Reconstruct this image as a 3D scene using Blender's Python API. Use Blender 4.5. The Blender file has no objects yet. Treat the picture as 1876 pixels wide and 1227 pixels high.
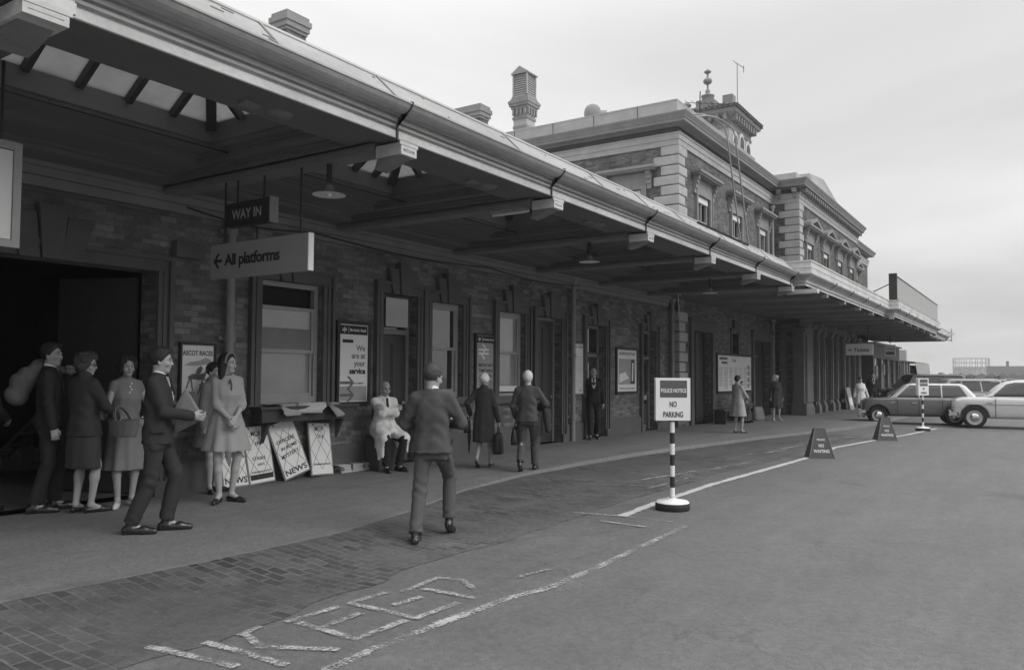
import bpy, math, random
import numpy as np
from mathutils import Vector, Matrix
random.seed(4); RNG = np.random.RandomState(7)
SC = bpy.context.scene; COL = SC.collection
R = math.radians

# ------------------------------------------------------------------ camera
F, YAW, PITCH, ROLL, PX, PY, EYE = 1453.13, R(33.644), R(2.5256), R(.36988), 938.0, 622.16, 1.57
def _axes():
    f = Vector((math.cos(YAW)*math.cos(PITCH), math.sin(YAW)*math.cos(PITCH), math.sin(PITCH)))
    r = Vector((math.sin(YAW), -math.cos(YAW), 0)); u = r.cross(f)
    c, s = math.cos(ROLL), math.sin(ROLL)
    return r*c+u*s, u*c-r*s, f
CR, CU, CF = _axes(); EYEP = Vector((0, 0, EYE))
cam_d = bpy.data.cameras.new('camera'); cam = bpy.data.objects.new('camera', cam_d); COL.objects.link(cam)
cam_d.sensor_width = 36; cam_d.lens = F/1876*36; cam_d.shift_y = (PY-613.5)/1876
cam_d.clip_start = .05; cam_d.clip_end = 5000
cam.matrix_world = Matrix(((CR.x, CU.x, -CF.x, 0), (CR.y, CU.y, -CF.y, 0), (CR.z, CU.z, -CF.z, EYE), (0, 0, 0, 1)))
SC.camera = cam
def ray(x, y): return CF + CR*((x-PX)/F) - CU*((y-PY)/F)
def gp(x, y, z=0.0):            # where the sight line through a photo point meets the ground height z
    d = ray(x, y); return EYEP + d*((z-EYE)/d.z)

# ------------------------------------------------------------------ sky, sun, exposure
SUN_EL, SUN_AZ = R(40), R(-84)          # azimuth measured from +X toward +Y
W = bpy.data.worlds.new('World'); SC.world = W; W.use_nodes = True
nt = W.node_tree; N = nt.nodes; Lk = nt.links
for n in list(N): N.remove(n)
out = N.new('ShaderNodeOutputWorld'); bg = N.new('ShaderNodeBackground'); Lk.new(bg.outputs[0], out.inputs[0])
sky = N.new('ShaderNodeTexSky'); sky.sky_type = 'NISHITA'; sky.sun_disc = False
sky.sun_elevation = SUN_EL; sky.sun_rotation = math.pi/2-SUN_AZ; sky.air_density = 1.5; sky.dust_density = 4
bw = N.new('ShaderNodeRGBToBW'); Lk.new(sky.outputs[0], bw.inputs[0])
tc = N.new('ShaderNodeTexCoord'); sx = N.new('ShaderNodeSeparateXYZ'); Lk.new(tc.outputs['Generated'], sx.inputs[0])
def wm(op, a, b=None, c=None):
    m = N.new('ShaderNodeMath'); m.operation = op
    for i, v in enumerate((a, b, c)):
        if v is None: continue
        if isinstance(v, (int, float)): m.inputs[i].default_value = v
        else: Lk.new(v, m.inputs[i])
    return m.outputs[0]
zz = wm('MAXIMUM', sx.outputs[2], 0.0)
# cloud deck seen in perspective: x/(z+.12), y/(z+.12)
den = wm('ADD', zz, .16)
cv = N.new('ShaderNodeCombineXYZ'); Lk.new(wm('DIVIDE', sx.outputs[0], den), cv.inputs[0]); Lk.new(wm('DIVIDE', sx.outputs[1], den), cv.inputs[1])
no = N.new('ShaderNodeTexNoise'); no.inputs['Scale'].default_value = .55; no.inputs['Detail'].default_value = 5; no.inputs['Roughness'].default_value = .5
no.inputs['Distortion'].default_value = .5
Lk.new(cv.outputs[0], no.inputs['Vector'])
cl = wm('MULTIPLY_ADD', no.outputs[0], 1.25, .40)
side = wm('MULTIPLY_ADD', sx.outputs[1], .22, .90)         # thinner cloud (brighter) over the town side, greyer down the road
grad = wm('MULTIPLY_ADD', wm('POWER', zz, 3.0), 13.0, wm('MULTIPLY_ADD', zz, .8, 4.2))                    # overcast: brighter overhead
ov = wm('MULTIPLY', wm('MULTIPLY', grad, cl), side)
tot = wm('MULTIPLY_ADD', bw.outputs[0], .12, ov)
Lk.new(tot, bg.inputs[0]); bg.inputs[1].default_value = .12
sun_d = bpy.data.lights.new('sun', 'SUN'); sun_d.energy = 1.15; sun_d.angle = R(38); sun_d.color = (1, .985, .97)
sun = bpy.data.objects.new('sun', sun_d); COL.objects.link(sun)
sd = Vector((math.cos(SUN_EL)*math.cos(SUN_AZ), math.cos(SUN_EL)*math.sin(SUN_AZ), math.sin(SUN_EL)))
sun.rotation_euler = sd.to_track_quat('Z', 'Y').to_euler(); sun.location = (0, -5, 20)
VS = SC.view_settings; VS.view_transform = 'Standard'; VS.look = 'None'; VS.exposure = 0.42; VS.gamma = 1; VS.use_curve_mapping = False

# ------------------------------------------------------------------ materials (black-and-white photograph: greys only)
MATS = {}
def nodes(name):
    m = bpy.data.materials.new(name); m.use_nodes = True; t = m.node_tree
    return m, t, t.nodes['Principled BSDF']
def setv(p, **k):
    for a, b in k.items(): p.inputs[a.replace('_', ' ')].default_value = b
def mth(t, op, a, b=None, c=None, clamp=False):
    m = t.nodes.new('ShaderNodeMath'); m.operation = op; m.use_clamp = clamp
    for i, v in enumerate((a, b, c)):
        if v is None: continue
        if isinstance(v, (int, float)): m.inputs[i].default_value = v
        else: t.links.new(v, m.inputs[i])
    return m.outputs[0]
def noise(t, vec, scale, detail=4, rough=.55, dist=0):
    n = t.nodes.new('ShaderNodeTexNoise'); n.inputs['Scale'].default_value = scale; n.inputs['Detail'].default_value = detail
    n.inputs['Roughness'].default_value = rough; n.inputs['Distortion'].default_value = dist
    if vec is not None: t.links.new(vec, n.inputs['Vector'])
    return n.outputs[0]
def mapped(t, vec, sc):
    mp = t.nodes.new('ShaderNodeMapping'); mp.inputs['Scale'].default_value = sc; t.links.new(vec, mp.inputs['Vector']); return mp.outputs[0]
def pos(t): return t.nodes.new('ShaderNodeNewGeometry').outputs['Position']
def objc(t): return t.nodes.new('ShaderNodeTexCoord').outputs['Object']
def bump(t, p, h, strength=.3, dist=.01):
    b = t.nodes.new('ShaderNodeBump'); b.inputs['Strength'].default_value = strength; b.inputs['Distance'].default_value = dist
    t.links.new(h, b.inputs['Height']); t.links.new(b.outputs[0], p.inputs['Normal'])
def M(name, v, rough=.75, var=.25, scale=6, bmp=.15, spec=.3, metal=0, stretch=(1, 1, 1), fine=60, coat=0):
    if name in MATS: return MATS[name]
    m, t, p = nodes(name); c = mapped(t, objc(t), stretch)
    n1 = noise(t, c, scale, 5, .6); n2 = noise(t, c, fine, 3)
    f = mth(t, 'MULTIPLY_ADD', n1, var*1.7, 1-var*.85); f = mth(t, 'MULTIPLY', f, mth(t, 'MULTIPLY_ADD', n2, var*.8, 1-var*.4))
    t.links.new(mth(t, 'MULTIPLY', f, v), p.inputs['Base Color'])
    setv(p, Roughness=rough, Metallic=metal); p.inputs['Specular IOR Level'].default_value = spec
    if coat: p.inputs['Coat Weight'].default_value = coat
    t.links.new(mth(t, 'MULTIPLY_ADD', n1, .2, rough-.1, clamp=True), p.inputs['Roughness'])
    if bmp: bump(t, p, mth(t, 'ADD', n2, mth(t, 'MULTIPLY', n1, 2)), bmp, .006)
    MATS[name] = m; return m
def brick(name, dark, light, mortar, bw_=.228, bh=.076, grime=.5):
    m, t, p = nodes(name); s = t.nodes.new('ShaderNodeSeparateXYZ'); P = pos(t); t.links.new(P, s.inputs[0])
    cb = t.nodes.new('ShaderNodeCombineXYZ'); t.links.new(mth(t, 'ADD', s.outputs[0], s.outputs[1]), cb.inputs[0]); t.links.new(s.outputs[2], cb.inputs[1])
    b = t.nodes.new('ShaderNodeTexBrick'); t.links.new(cb.outputs[0], b.inputs['Vector'])
    b.inputs['Scale'].default_value = 1; b.inputs['Brick Width'].default_value = bw_; b.inputs['Row Height'].default_value = bh
    b.inputs['Mortar Size'].default_value = .008; b.inputs['Mortar Smooth'].default_value = .3; b.inputs['Bias'].default_value = -.15
    for k, v in (('Color1', dark), ('Color2', light), ('Mortar', mortar)): b.inputs[k].default_value = (v, v, v, 1)
    n1 = noise(t, P, .9, 6, .65); n2 = noise(t, mapped(t, P, (2, 2, .35)), 1.6, 4); n3 = noise(t, P, 18, 3)
    g = mth(t, 'MULTIPLY_ADD', n1, 2.2*grime, 1-1.1*grime); g = mth(t, 'MULTIPLY', g, mth(t, 'MULTIPLY_ADD', n2, grime*1.3, 1-.65*grime))
    g = mth(t, 'MULTIPLY', g, mth(t, 'MULTIPLY_ADD', n3, .9, .55))
    x = t.nodes.new('ShaderNodeRGBToBW'); t.links.new(b.outputs['Color'], x.inputs[0])
    t.links.new(mth(t, 'MULTIPLY', x.outputs[0], mth(t, 'MAXIMUM', g, .15)), p.inputs['Base Color']); setv(p, Roughness=.88)
    p.inputs['Specular IOR Level'].default_value = .2
    bump(t, p, mth(t, 'MULTIPLY_ADD', n3, .35, mth(t, 'SUBTRACT', 1, b.outputs['Fac'])), .6, .008); MATS[name] = m; return m
def ground_mat(name, v, kind):
    m, t, p = nodes(name); P = pos(t)
    big = noise(t, P, .35, 5, .6); mid = noise(t, P, 2.2, 5, .65, .4); fine = noise(t, P, 90, 2, .7); streak = noise(t, mapped(t, P, (.25, 2.2, 1)), 1.3, 5, .6)
    f = mth(t, 'MULTIPLY_ADD', big, .5, .75); f = mth(t, 'MULTIPLY', f, mth(t, 'MULTIPLY_ADD', mid, .42, .79))
    f = mth(t, 'MULTIPLY', f, mth(t, 'MULTIPLY_ADD', streak, .4, .8)); f = mth(t, 'MULTIPLY', f, mth(t, 'MULTIPLY_ADD', fine, 1.3, .35)); f = mth(t, 'MULTIPLY', f, mth(t, 'MULTIPLY_ADD', noise(t, P, 14, 4, .7), .35, .82))
    h = fine
    vo = t.nodes.new('ShaderNodeTexVoronoi'); vo.inputs['Scale'].default_value = 1.15; t.links.new(P, vo.inputs['Vector'])   # litter and gum specks
    sp = mth(t, 'LESS_THAN', vo.outputs['Distance'], mth(t, 'MULTIPLY', noise(t, P, 1.7), .036))
    vc = t.nodes.new('ShaderNodeTexVoronoi'); vc.inputs['Scale'].default_value = 30; t.links.new(P, vc.inputs['Vector']); xs_ = t.nodes.new('ShaderNodeRGBToBW'); t.links.new(vc.outputs['Color'], xs_.inputs[0])
    f = mth(t, 'MULTIPLY', f, mth(t, 'MULTIPLY_ADD', xs_.outputs[0], .30, .85))
    dk = noise(t, mapped(t, P, (.8, 1.1, 1)), .55, 6, .7, .6); f = mth(t, 'MULTIPLY', f, mth(t, 'SUBTRACT', 1, mth(t, 'MULTIPLY', mth(t, 'MULTIPLY_ADD', dk, 9, -5.4, clamp=True), .36)))
    cr_ = t.nodes.new('ShaderNodeTexVoronoi'); cr_.feature = 'DISTANCE_TO_EDGE'; cr_.inputs['Scale'].default_value = .14
    dv = t.nodes.new('ShaderNodeVectorMath'); dv.operation = 'ADD'; t.links.new(P, dv.inputs[0]); nz_ = t.nodes.new('ShaderNodeTexNoise'); nz_.inputs['Scale'].default_value = 1.1; nz_.inputs['Detail'].default_value = 5; t.links.new(P, nz_.inputs['Vector']); t.links.new(nz_.outputs['Color'], dv.inputs[1]); t.links.new(dv.outputs[0], cr_.inputs['Vector'])
    f = mth(t, 'MULTIPLY', f, mth(t, 'MULTIPLY_ADD', mth(t, 'LESS_THAN', cr_.outputs['Distance'], .0012), -.16, 1))
    if kind == 'setts':
        s = t.nodes.new('ShaderNodeSeparateXYZ'); wob = mth(t, 'MULTIPLY_ADD', noise(t, P, 1.2), .10, 0); t.links.new(P, s.inputs[0])
        cb = t.nodes.new('ShaderNodeCombineXYZ'); t.links.new(mth(t, 'ADD', s.outputs[1], wob), cb.inputs[0]); t.links.new(mth(t, 'ADD', s.outputs[0], wob), cb.inputs[1])
        b = t.nodes.new('ShaderNodeTexBrick'); t.links.new(cb.outputs[0], b.inputs['Vector']); b.inputs['Scale'].default_value = 1
        b.inputs['Brick Width'].default_value = .19; b.inputs['Row Height'].default_value = .098; b.inputs['Mortar Size'].default_value = .010
        b.inputs['Mortar Smooth'].default_value = .5
        for k, q in (('Color1', .38), ('Color2', 1.15), ('Mortar', 1.45)): b.inputs[k].default_value = (q, q, q, 1)
        x = t.nodes.new('ShaderNodeRGBToBW'); t.links.new(b.outputs['Color'], x.inputs[0])
        wear = mth(t, 'MULTIPLY_ADD', noise(t, P, .8, 5, .65), 4.2, -1.55, clamp=True)
        pat = mth(t, 'MULTIPLY_ADD', mth(t, 'SUBTRACT', x.outputs[0], 1), wear, 1)
        f = mth(t, 'MULTIPLY', f, pat); h = mth(t, 'MULTIPLY_ADD', b.outputs['Fac'], -2.0, fine)
        f = mth(t, 'MULTIPLY', f, mth(t, 'MULTIPLY_ADD', noise(t, mapped(t, P, (.5, 1.2, 1)), .9, 5, .6), .9, .55))
    col = mth(t, 'MULTIPLY_ADD', sp, .30, mth(t, 'MULTIPLY', f, v))
    t.links.new(col, p.inputs['Base Color']); p.inputs['Specular IOR Level'].default_value = .35
    t.links.new(mth(t, 'MULTIPLY_ADD', big, .3, .55), p.inputs['Roughness'])
    bump(t, p, h, .35, .006); MATS[name] = m; return m
def worn_paint(name, v, wear=.5):
    m, t, p = nodes(name); P = pos(t)
    at = t.nodes.new('ShaderNodeAttribute'); at.attribute_name = 'middle'
    n = mth(t, 'ADD', mth(t, 'MULTIPLY', noise(t, P, 46, 4, .85), 1.3), mth(t, 'MULTIPLY', noise(t, P, 2.3, 5, .65), 1.0))
    n = mth(t, 'ADD', n, mth(t, 'MULTIPLY', mth(t, 'MINIMUM', at.outputs['Fac'], .6), .75))
    a = mth(t, 'MULTIPLY', mth(t, 'SUBTRACT', n, 1.12+wear*.8), 4.5, clamp=True)
    setv(p, Roughness=.8); p.inputs['Base Color'].default_value = (v, v, v, 1); t.links.new(a, p.inputs['Alpha']); MATS[name] = m; return m
def glass_sheet(name, tr, dif):
    m, t, p = nodes(name); n = t.nodes; n.remove(p)
    a = n.new('ShaderNodeBsdfTransparent'); a.inputs[0].default_value = (tr, tr, tr, 1); b = n.new('ShaderNodeBsdfTranslucent')
    nn = noise(t, objc(t), 3, 4); t.links.new(mth(t, 'MULTIPLY_ADD', nn, dif, dif*.5), b.inputs[0])
    mx = n.new('ShaderNodeMixShader'); mx.inputs[0].default_value = .35; t.links.new(a.outputs[0], mx.inputs[1]); t.links.new(b.outputs[0], mx.inputs[2])
    t.links.new(mx.outputs[0], n['Material Output'].inputs[0]); MATS[name] = m; return m

BRICK = brick('weathered_brick', .105, .225, .14, grime=.5)
BRICKU = brick('upper_brick', .10, .20, .13, grime=.55)
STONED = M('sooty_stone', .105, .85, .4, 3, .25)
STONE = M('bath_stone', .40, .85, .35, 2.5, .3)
STONEG = M('grey_stone', .26, .85, .4, 2.5, .3)
STONEK = M('black_stone', .10, .9, .5, 2.5, .3)  # darkest stone tone: frieze, tower roof and tower windows
PAINT = M('pale_fascia_paint', .54, .6, .5, 2.2, .25, stretch=(.6, 1, 1), fine=24)
LEAD = M('lead_sheet', .31, .6, .5, 1.8, .3, stretch=(.6, 1, 1), fine=22)
GUTT = M('gutter_paint', .38, .5, .5, 2, .2, stretch=(.5, 1, 1), fine=20)
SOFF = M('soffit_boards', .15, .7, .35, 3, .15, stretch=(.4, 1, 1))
SOFFL = M('beam_paint', .21, .65, .3, 3, .12)
DARKW = M('dark_woodwork', .045, .5, .3, 4, .1, spec=.4)
SASH = M('grey_sash_paint', .20, .55, .25, 5, .1)
SASHP = M('pale_sash_paint', .34, .55, .25, 5, .1)
BLACK = M('black_iron', .03, .55, .3, 6, .1)
PIPE = M('painted_pipe', .23, .5, .25, 5, .08)
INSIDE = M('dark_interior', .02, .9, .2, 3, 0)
WHITE = M('white_enamel', .72, .45, .1, 4, .03)
PAPER = M('poster_paper', .72, .8, .12, 3, .05)
PAPERG = M('grey_paper', .34, .8, .2, 3, .05)
INK = M('printing_ink', .03, .7, .1, 5, 0)
INKG = M('grey_ink', .14, .7, .1, 5, 0)
GLASSD = M('window_glass', .03, .05, .1, 2, 0, spec=1.0, coat=1)
GLASSF = M('frosted_glass', .27, .16, .35, 1.5, 0, spec=.8, coat=.6)
GLASSL = glass_sheet('dirty_roof_glass', .22, .34)
PAVE = ground_mat('pavement_asphalt', .165, 'plain')
ROAD = ground_mat('road_asphalt', .118, 'plain')
SETTS = ground_mat('worn_setts', .096, 'setts')
KERB = M('granite_kerb', .135, .8, .35, 3, .2)
LINE = worn_paint('worn_road_paint', .40, .47); LINES = worn_paint('kerbside_line_paint', .44, .12)
LINEF = worn_paint('faded_road_paint', .36, .50)

# ------------------------------------------------------------------ mesh helpers
class MB:
    def __init__(s): s.v = []; s.f = []; s.sm = []
    def add(s, vs, fs, sm=False):
        o = len(s.v); s.v += [tuple(v) for v in vs]; s.f += [tuple(i+o for i in f) for f in fs]; s.sm += [sm]*len(fs); return s
    def box(s, x0, x1, y0, y1, z0, z1):
        x0, x1 = min(x0, x1), max(x0, x1); y0, y1 = min(y0, y1), max(y0, y1); z0, z1 = min(z0, z1), max(z0, z1)
        return s.add([(x0,y0,z0),(x1,y0,z0),(x1,y1,z0),(x0,y1,z0),(x0,y0,z1),(x1,y0,z1),(x1,y1,z1),(x0,y1,z1)],
              [(0,3,2,1),(4,5,6,7),(0,1,5,4),(1,2,6,5),(2,3,7,6),(3,0,4,7)])
    def obox(s, c, a, b, d):
        c, a, b, d = Vector(c), Vector(a), Vector(b), Vector(d)
        v = [c-a-b-d, c+a-b-d, c+a+b-d, c-a+b-d, c-a-b+d, c+a-b+d, c+a+b+d, c-a+b+d]
        return s.add(v, [(0,3,2,1),(4,5,6,7),(0,1,5,4),(1,2,6,5),(2,3,7,6),(3,0,4,7)])
    def quad(s, *p): return s.add(p, [tuple(range(len(p)))])
    def prism(s, poly, o, u, v, w, caps=True, sm=False):      # polygon in (u,v) at o, extruded along w
        o, u, v, w = Vector(o), Vector(u), Vector(v), Vector(w); n = len(poly)
        a = [o+u*p+v*q for p, q in poly]; b = [x+w for x in a]
        fs = [(i, (i+1) % n, (i+1) % n+n, i+n) for i in range(n)]
        s.add(a+b, fs, sm)
        if caps: s.add(a, [tuple(range(n))[::-1]]); s.add(b, [tuple(range(n))])
        return s
    def cyl(s, p0, p1, r0, r1=None, n=12, caps=True, sm=True):
        p0, p1 = Vector(p0), Vector(p1); r1 = r0 if r1 is None else r1; d = (p1-p0).normalized()
        a = d.orthogonal().normalized(); b = d.cross(a)
        ring = [(math.cos(2*math.pi*i/n), math.sin(2*math.pi*i/n)) for i in range(n)]
        va = [p0+(a*c+b*q)*r0 for c, q in ring]; vb = [p1+(a*c+b*q)*r1 for c, q in ring]
        s.add(va+vb, [(i, (i+1) % n, (i+1) % n+n, i+n) for i in range(n)], sm)
        if caps: s.add(va, [tuple(range(n))[::-1]]); s.add(vb, [tuple(range(n))])
        return s
    def tube(s, pts, r, n=8):
        for a, b in zip(pts[:-1], pts[1:]): s.cyl(a, b, r, r, n, True)
        return s
    def lathe(s, prof, c, n=20, sm=True):
        c = Vector(c); vs = []; fs = []
        for r, z in prof:
            for i in range(n): vs.append(c+Vector((r*math.cos(2*math.pi*i/n), r*math.sin(2*math.pi*i/n), z)))
        for k in range(len(prof)-1):
            for i in range(n): j = (i+1) % n; fs.append((k*n+i, k*n+j, (k+1)*n+j, (k+1)*n+i))
        s.add(vs, fs, sm); return s
    def sweep(s, path, prof, closed=False):                  # profile (out, z) swept along a plan path, mitred; out = right-hand side of travel
        n = len(path); offs = []
        for i in range(n):
            a = Vector(path[i-1]) if i else None; b = Vector(path[i]); c = Vector(path[i+1]) if i < n-1 else None
            ns = []
            for p, q in ((a, b), (b, c)):
                if p is None or q is None: continue
                d = (q-p).normalized(); ns.append(Vector((d.y, -d.x)))
            if len(ns) == 1: offs.append(ns[0])
            else: m = (ns[0]+ns[1]).normalized(); offs.append(m/max(.2, m.dot(ns[0])))
        k = len(prof); vs = []
        for i in range(n):
            for o, z in prof: q = Vector(path[i])+offs[i]*o; vs.append((q.x, q.y, z))
        fs = []
        for i in range(n-1):
            for j in range(k-1): fs.append((i*k+j, (i+1)*k+j, (i+1)*k+j+1, i*k+j+1))
        s.add(vs, fs); s.add(vs[:k], [tuple(range(k))]); s.add(vs[-k:], [tuple(range(k))[::-1]]); return s
    def wall(s, x0, x1, z0, z1, y, dep, ops, ax='x'):        # wall face with openings and reveals; ax='y': runs along y at x=y
        def P(a, b, d): return (a, y+d, b) if ax == 'x' else (y+d, a, b)
        xs = sorted({x0, x1} | {v for o in ops for v in o[:2]}); zs = sorted({z0, z1} | {v for o in ops for v in o[2:4]})
        xs = [v for v in xs if x0 <= v <= x1]; zs = [v for v in zs if z0 <= v <= z1]
        for a, b in zip(xs[:-1], xs[1:]):
            for c, d in zip(zs[:-1], zs[1:]):
                if any(o[0] <= a and b <= o[1] and o[2] <= c and d <= o[3] for o in ops): continue
                s.quad(P(a, c, 0), P(b, c, 0), P(b, d, 0), P(a, d, 0))
        for a, b, c, d in [o[:4] for o in ops]:
            s.quad(P(a, c, 0), P(a, d, 0), P(a, d, dep), P(a, c, dep)); s.quad(P(b, c, 0), P(b, c, dep), P(b, d, dep), P(b, d, 0))
            s.quad(P(a, d, 0), P(b, d, 0), P(b, d, dep), P(a, d, dep)); s.quad(P(a, c, 0), P(a, c, dep), P(b, c, dep), P(b, c, 0))
        return s
    def text(s, txt, o, u, v, size, align='CENTER', d=.0012, spacing=1.0, width=None, bold=.022):
        cu = bpy.data.curves.new('t', 'FONT'); cu.body = txt; cu.size = 1; cu.align_x = align; cu.resolution_u = 3; cu.space_character = spacing; cu.offset = bold
        ob = bpy.data.objects.new('t', cu); COL.objects.link(ob)
        dg = bpy.context.evaluated_depsgraph_get(); me = bpy.data.meshes.new_from_object(ob.evaluated_get(dg))
        o, u, v = Vector(o), Vector(u).normalized(), Vector(v).normalized(); w = u.cross(v)
        vs = [q.co.copy() for q in me.vertices]; sx_ = size
        if width and vs:
            ww = max(q.x for q in vs)-min(q.x for q in vs); sx_ = width/ww
        s.add([o+u*(q.x*sx_)+v*(q.y*size)+w*d for q in vs], [tuple(p.vertices) for p in me.polygons])
        bpy.data.objects.remove(ob); bpy.data.meshes.remove(me); bpy.data.curves.remove(cu); return s
    def build(s, name, mat, parent=None, smooth=False):
        me = bpy.data.meshes.new(name); me.from_pydata(s.v, [], s.f); me.materials.append(mat)
        me.polygons.foreach_set('use_smooth', [bool(x or smooth) for x in s.sm]); me.update()
        ob = bpy.data.objects.new(name, me); COL.objects.link(ob)
        if parent is not None:
            ob.parent = parent; ob.matrix_parent_inverse = WM(parent).inverted()
        return ob
def build_each(mb, name, mat, parent=None):          # every separate piece of the builder becomes an object of its own
    par = list(range(len(mb.v)))
    def find(i):
        while par[i] != i: par[i] = par[par[i]]; i = par[i]
        return i
    for f in mb.f:
        for k in f[1:]: par[find(k)] = find(f[0])
    grp = {}
    for f, s in zip(mb.f, mb.sm): grp.setdefault(find(f[0]), []).append((f, s))
    for fs in grp.values():
        idx = sorted({i for f, _ in fs for i in f}); mp = {j: n for n, j in enumerate(idx)}; q = MB(); q.v = [mb.v[j] for j in idx]; q.f = [tuple(mp[i] for i in f) for f, _ in fs]; q.sm = [s for _, s in fs]; q.build(name, mat, parent)
def WM(o):
    m = Matrix.LocRotScale(o.location, o.rotation_euler, o.scale)
    return WM(o.parent) @ o.matrix_parent_inverse @ m if o.parent else m
def tag(o, label=None, cat=None, group=None, kind=None):
    for k, v in (('label', label), ('category', cat), ('group', group), ('kind', kind)):
        if v: o[k] = v
    return o
def thing(name, label, cat, loc=(0, 0, 0), rz=0, group=None):
    o = bpy.data.objects.new(name, None); COL.objects.link(o); o.location = loc; o.rotation_euler = (0, 0, rz); o.empty_display_size = .1
    return tag(o, label, cat, group)
def struct(name, mb, mat): return tag(mb.build(name, mat), kind='structure')
def kids(o): return [c for c in bpy.data.objects if c.parent == o]
def copy_tree(o, parent=None):
    c = o.copy(); COL.objects.link(c)
    if parent is not None: c.parent = parent
    for ch in kids(o): copy_tree(ch, c)
    return c
# local build frame: the root sits at the origin while its parts are made, then it is moved
def place(o, loc, rz=0): o.location = loc; o.rotation_euler = (0, 0, rz); return o
# ================================================================== SETTING: ground, kerb, markings
WY = 8.95; PZ = .08                                   # face of the single-storey wall; pavement height
struct('road', MB().quad((-60,-300,0),(3000,-300,0),(3000,600,0),(-60,600,0)), ROAD)
KERBL = [(-6,5.62),(2.6,5.62),(4.0,5.52),(5.4,5.50),(6.6,5.75),(8.35,6.28),(10.2,6.55),(12.2,6.62),(14.1,6.55),(17,6.2),(19.7,5.82),(23,5.2),(26.5,4.62),(31,4.45),(60,4.3)]
mb = MB(); kb = MB()
for (a, b), (c, d) in zip(KERBL[:-1], KERBL[1:]): mb.quad((a,b+.14,PZ),(c,d+.14,PZ),(c,20,PZ),(a,20,PZ))
kb.sweep(KERBL, [(-.14,PZ+.001),(-.015,PZ+.001),(-.004,PZ-.001),(.012,0)])
struct('pavement', mb, PAVE); struct('kerb', kb, PAVE)
st = MB(); inner = [(x, y) for x, y in KERBL if x <= 23]
random.seed(11)
low = [(-6,4.05),(2.6,4.05),(5.4,4.25),(8.35,4.35),(12.2,4.3),(17,4.15),(23,3.9),(40,3.9)]
zk = lambda x: PZ-.001 if x < 6 else max(.012, PZ-.001-(x-6)*.010)
rows = 6
low = [(a, b+random.uniform(-.07,.07)) for k in range(len(low)-1) for a, b in [(low[k][0]+(low[k+1][0]-low[k][0])*q/9, low[k][1]+(low[k+1][1]-low[k][1])*q/9) for q in range(9)]]+[low[-1]]
fine_ = [(inner[k][0]+(inner[k+1][0]-inner[k][0])*q/8, inner[k][1]+(inner[k+1][1]-inner[k][1])*q/8) for k in range(len(inner)-1) for q in range(8)]+[inner[-1]]; inner = fine_
def lowy(x):
    for (a, b), (c, d) in zip(low[:-1], low[1:]):
        if a <= x <= c: return b+(d-b)*(x-a)/(c-a)
for (a, b), (c, d) in zip(inner[:-1], inner[1:]):
    for k in range(rows):
        p, q = k/rows, (k+1)/rows; e = lambda x, y, t: (x, (y-.002)*(1-t)+lowy(x)*t, max(.004, zk(x)*(1-t*1.6)))
        st.quad(e(a,b,q), e(c,d,q), e(c,d,p), e(a,b,p))
struct('setts', st, SETTS)
ZS = [.006]; MID = {}
def stroke(mb, pts, w, z=None):
    P = [gp(*p) for p in pts]
    for a, b in zip(P[:-1], P[1:]):
        ZS[0] += .00012; z = ZS[0]; d = (b-a); d.z = 0; d.normalize(); n = Vector((-d.y, d.x, 0))*w/2; e = d*w*.12
        n = n*1.25; q = [a-e-n, b+e-n, b+e, a-e, b+e+n, a-e+n]; mb.add([(k.x, k.y, z) for k in q], [(0,1,2,3),(3,2,4,5)]); MID.setdefault(id(mb), []).extend([0,0,1,1,0,0])
mk = MB(); mf = MB(); ml = MB()
stroke(mk, [(596,1228),(690,1187),(838,1131),(925,1098),(1002,1078)], .115)
stroke(mf, [(1002,1078),(1090,1042),(1170,1004),(1256,964)], .11)
stroke(ml, [(1138,946),(1205,921),(1300,889),(1400,861),(1475,840),(1530,820),(1600,807),(1660,797),(1716,785)], .12)
stroke(mf, [(1052,939),(1140,946),(1232,956)], .08)
L1 = [[(272,1186),(330,1199),(432,1222)],[(377,1178),(440,1194),(523,1219)],[(470,1186),(545,1188),(618,1191)],[(474,1184),(452,1165)],
 [(526,1140),(620,1113)],[(548,1142),(600,1157),(655,1173)],[(590,1149),(660,1125)],[(650,1172),(742,1138)],
 [(640,1106),(705,1087)],[(640,1106),(700,1119),(762,1134)],[(722,1109),(770,1095)],[(760,1134),(838,1106)],
 [(776,1080),(822,1088),(868,1097)]]
L2 = [[(800,1059),(848,1064)],[(848,1064),(868,1080)],[(740,1085),(800,1060)],[(950,1058),(1005,1044)],[(1100,955),(1180,966)],[(440,1165),(475,1150)],
 [(1128,889),(1208,892)],[(1165,881),(1250,868)],[(1190,895),(1262,876)],[(1255,866),(1330,857)],[(1290,862),(1376,847)],[(1370,833),(1440,826)],[(1400,831),(1470,815)],[(1430,822),(1500,812)],[(1450,815),(1560,800)],[(1480,808),(1600,797)],[(1555,803),(1600,799)]]
for l in L1: stroke(mk, l, .088)
for l in L2: stroke(mf, l, .08)
for nm_, q_, mt_ in (('road_line', mk, LINE), ('faded_road_line', mf, LINEF), ('kerbside_line', ml, LINES)):
    o = struct(nm_, q_, mt_); at_ = o.data.attributes.new('middle', 'FLOAT', 'POINT'); at_.data.foreach_set('value', [float(x) for x in MID[id(q_)]])
pd = MB(); c0 = gp(30,1133)
for k in range(3):
    cx, cy = c0.x-.25+.27*k, c0.y+.1-.1*k
    pd.add([(cx+(.22+.05*math.sin(i*2.3+k))*math.cos(i*.4), cy+(.13+.03*math.cos(i*3.1))*math.sin(i*.4), .0055+.0006*k) for i in range(16)], [tuple(range(16))])
WET = M('puddle_water', .03, .05, .1, 3, 0, spec=.8); struct('puddle', pd, WET)

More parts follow.
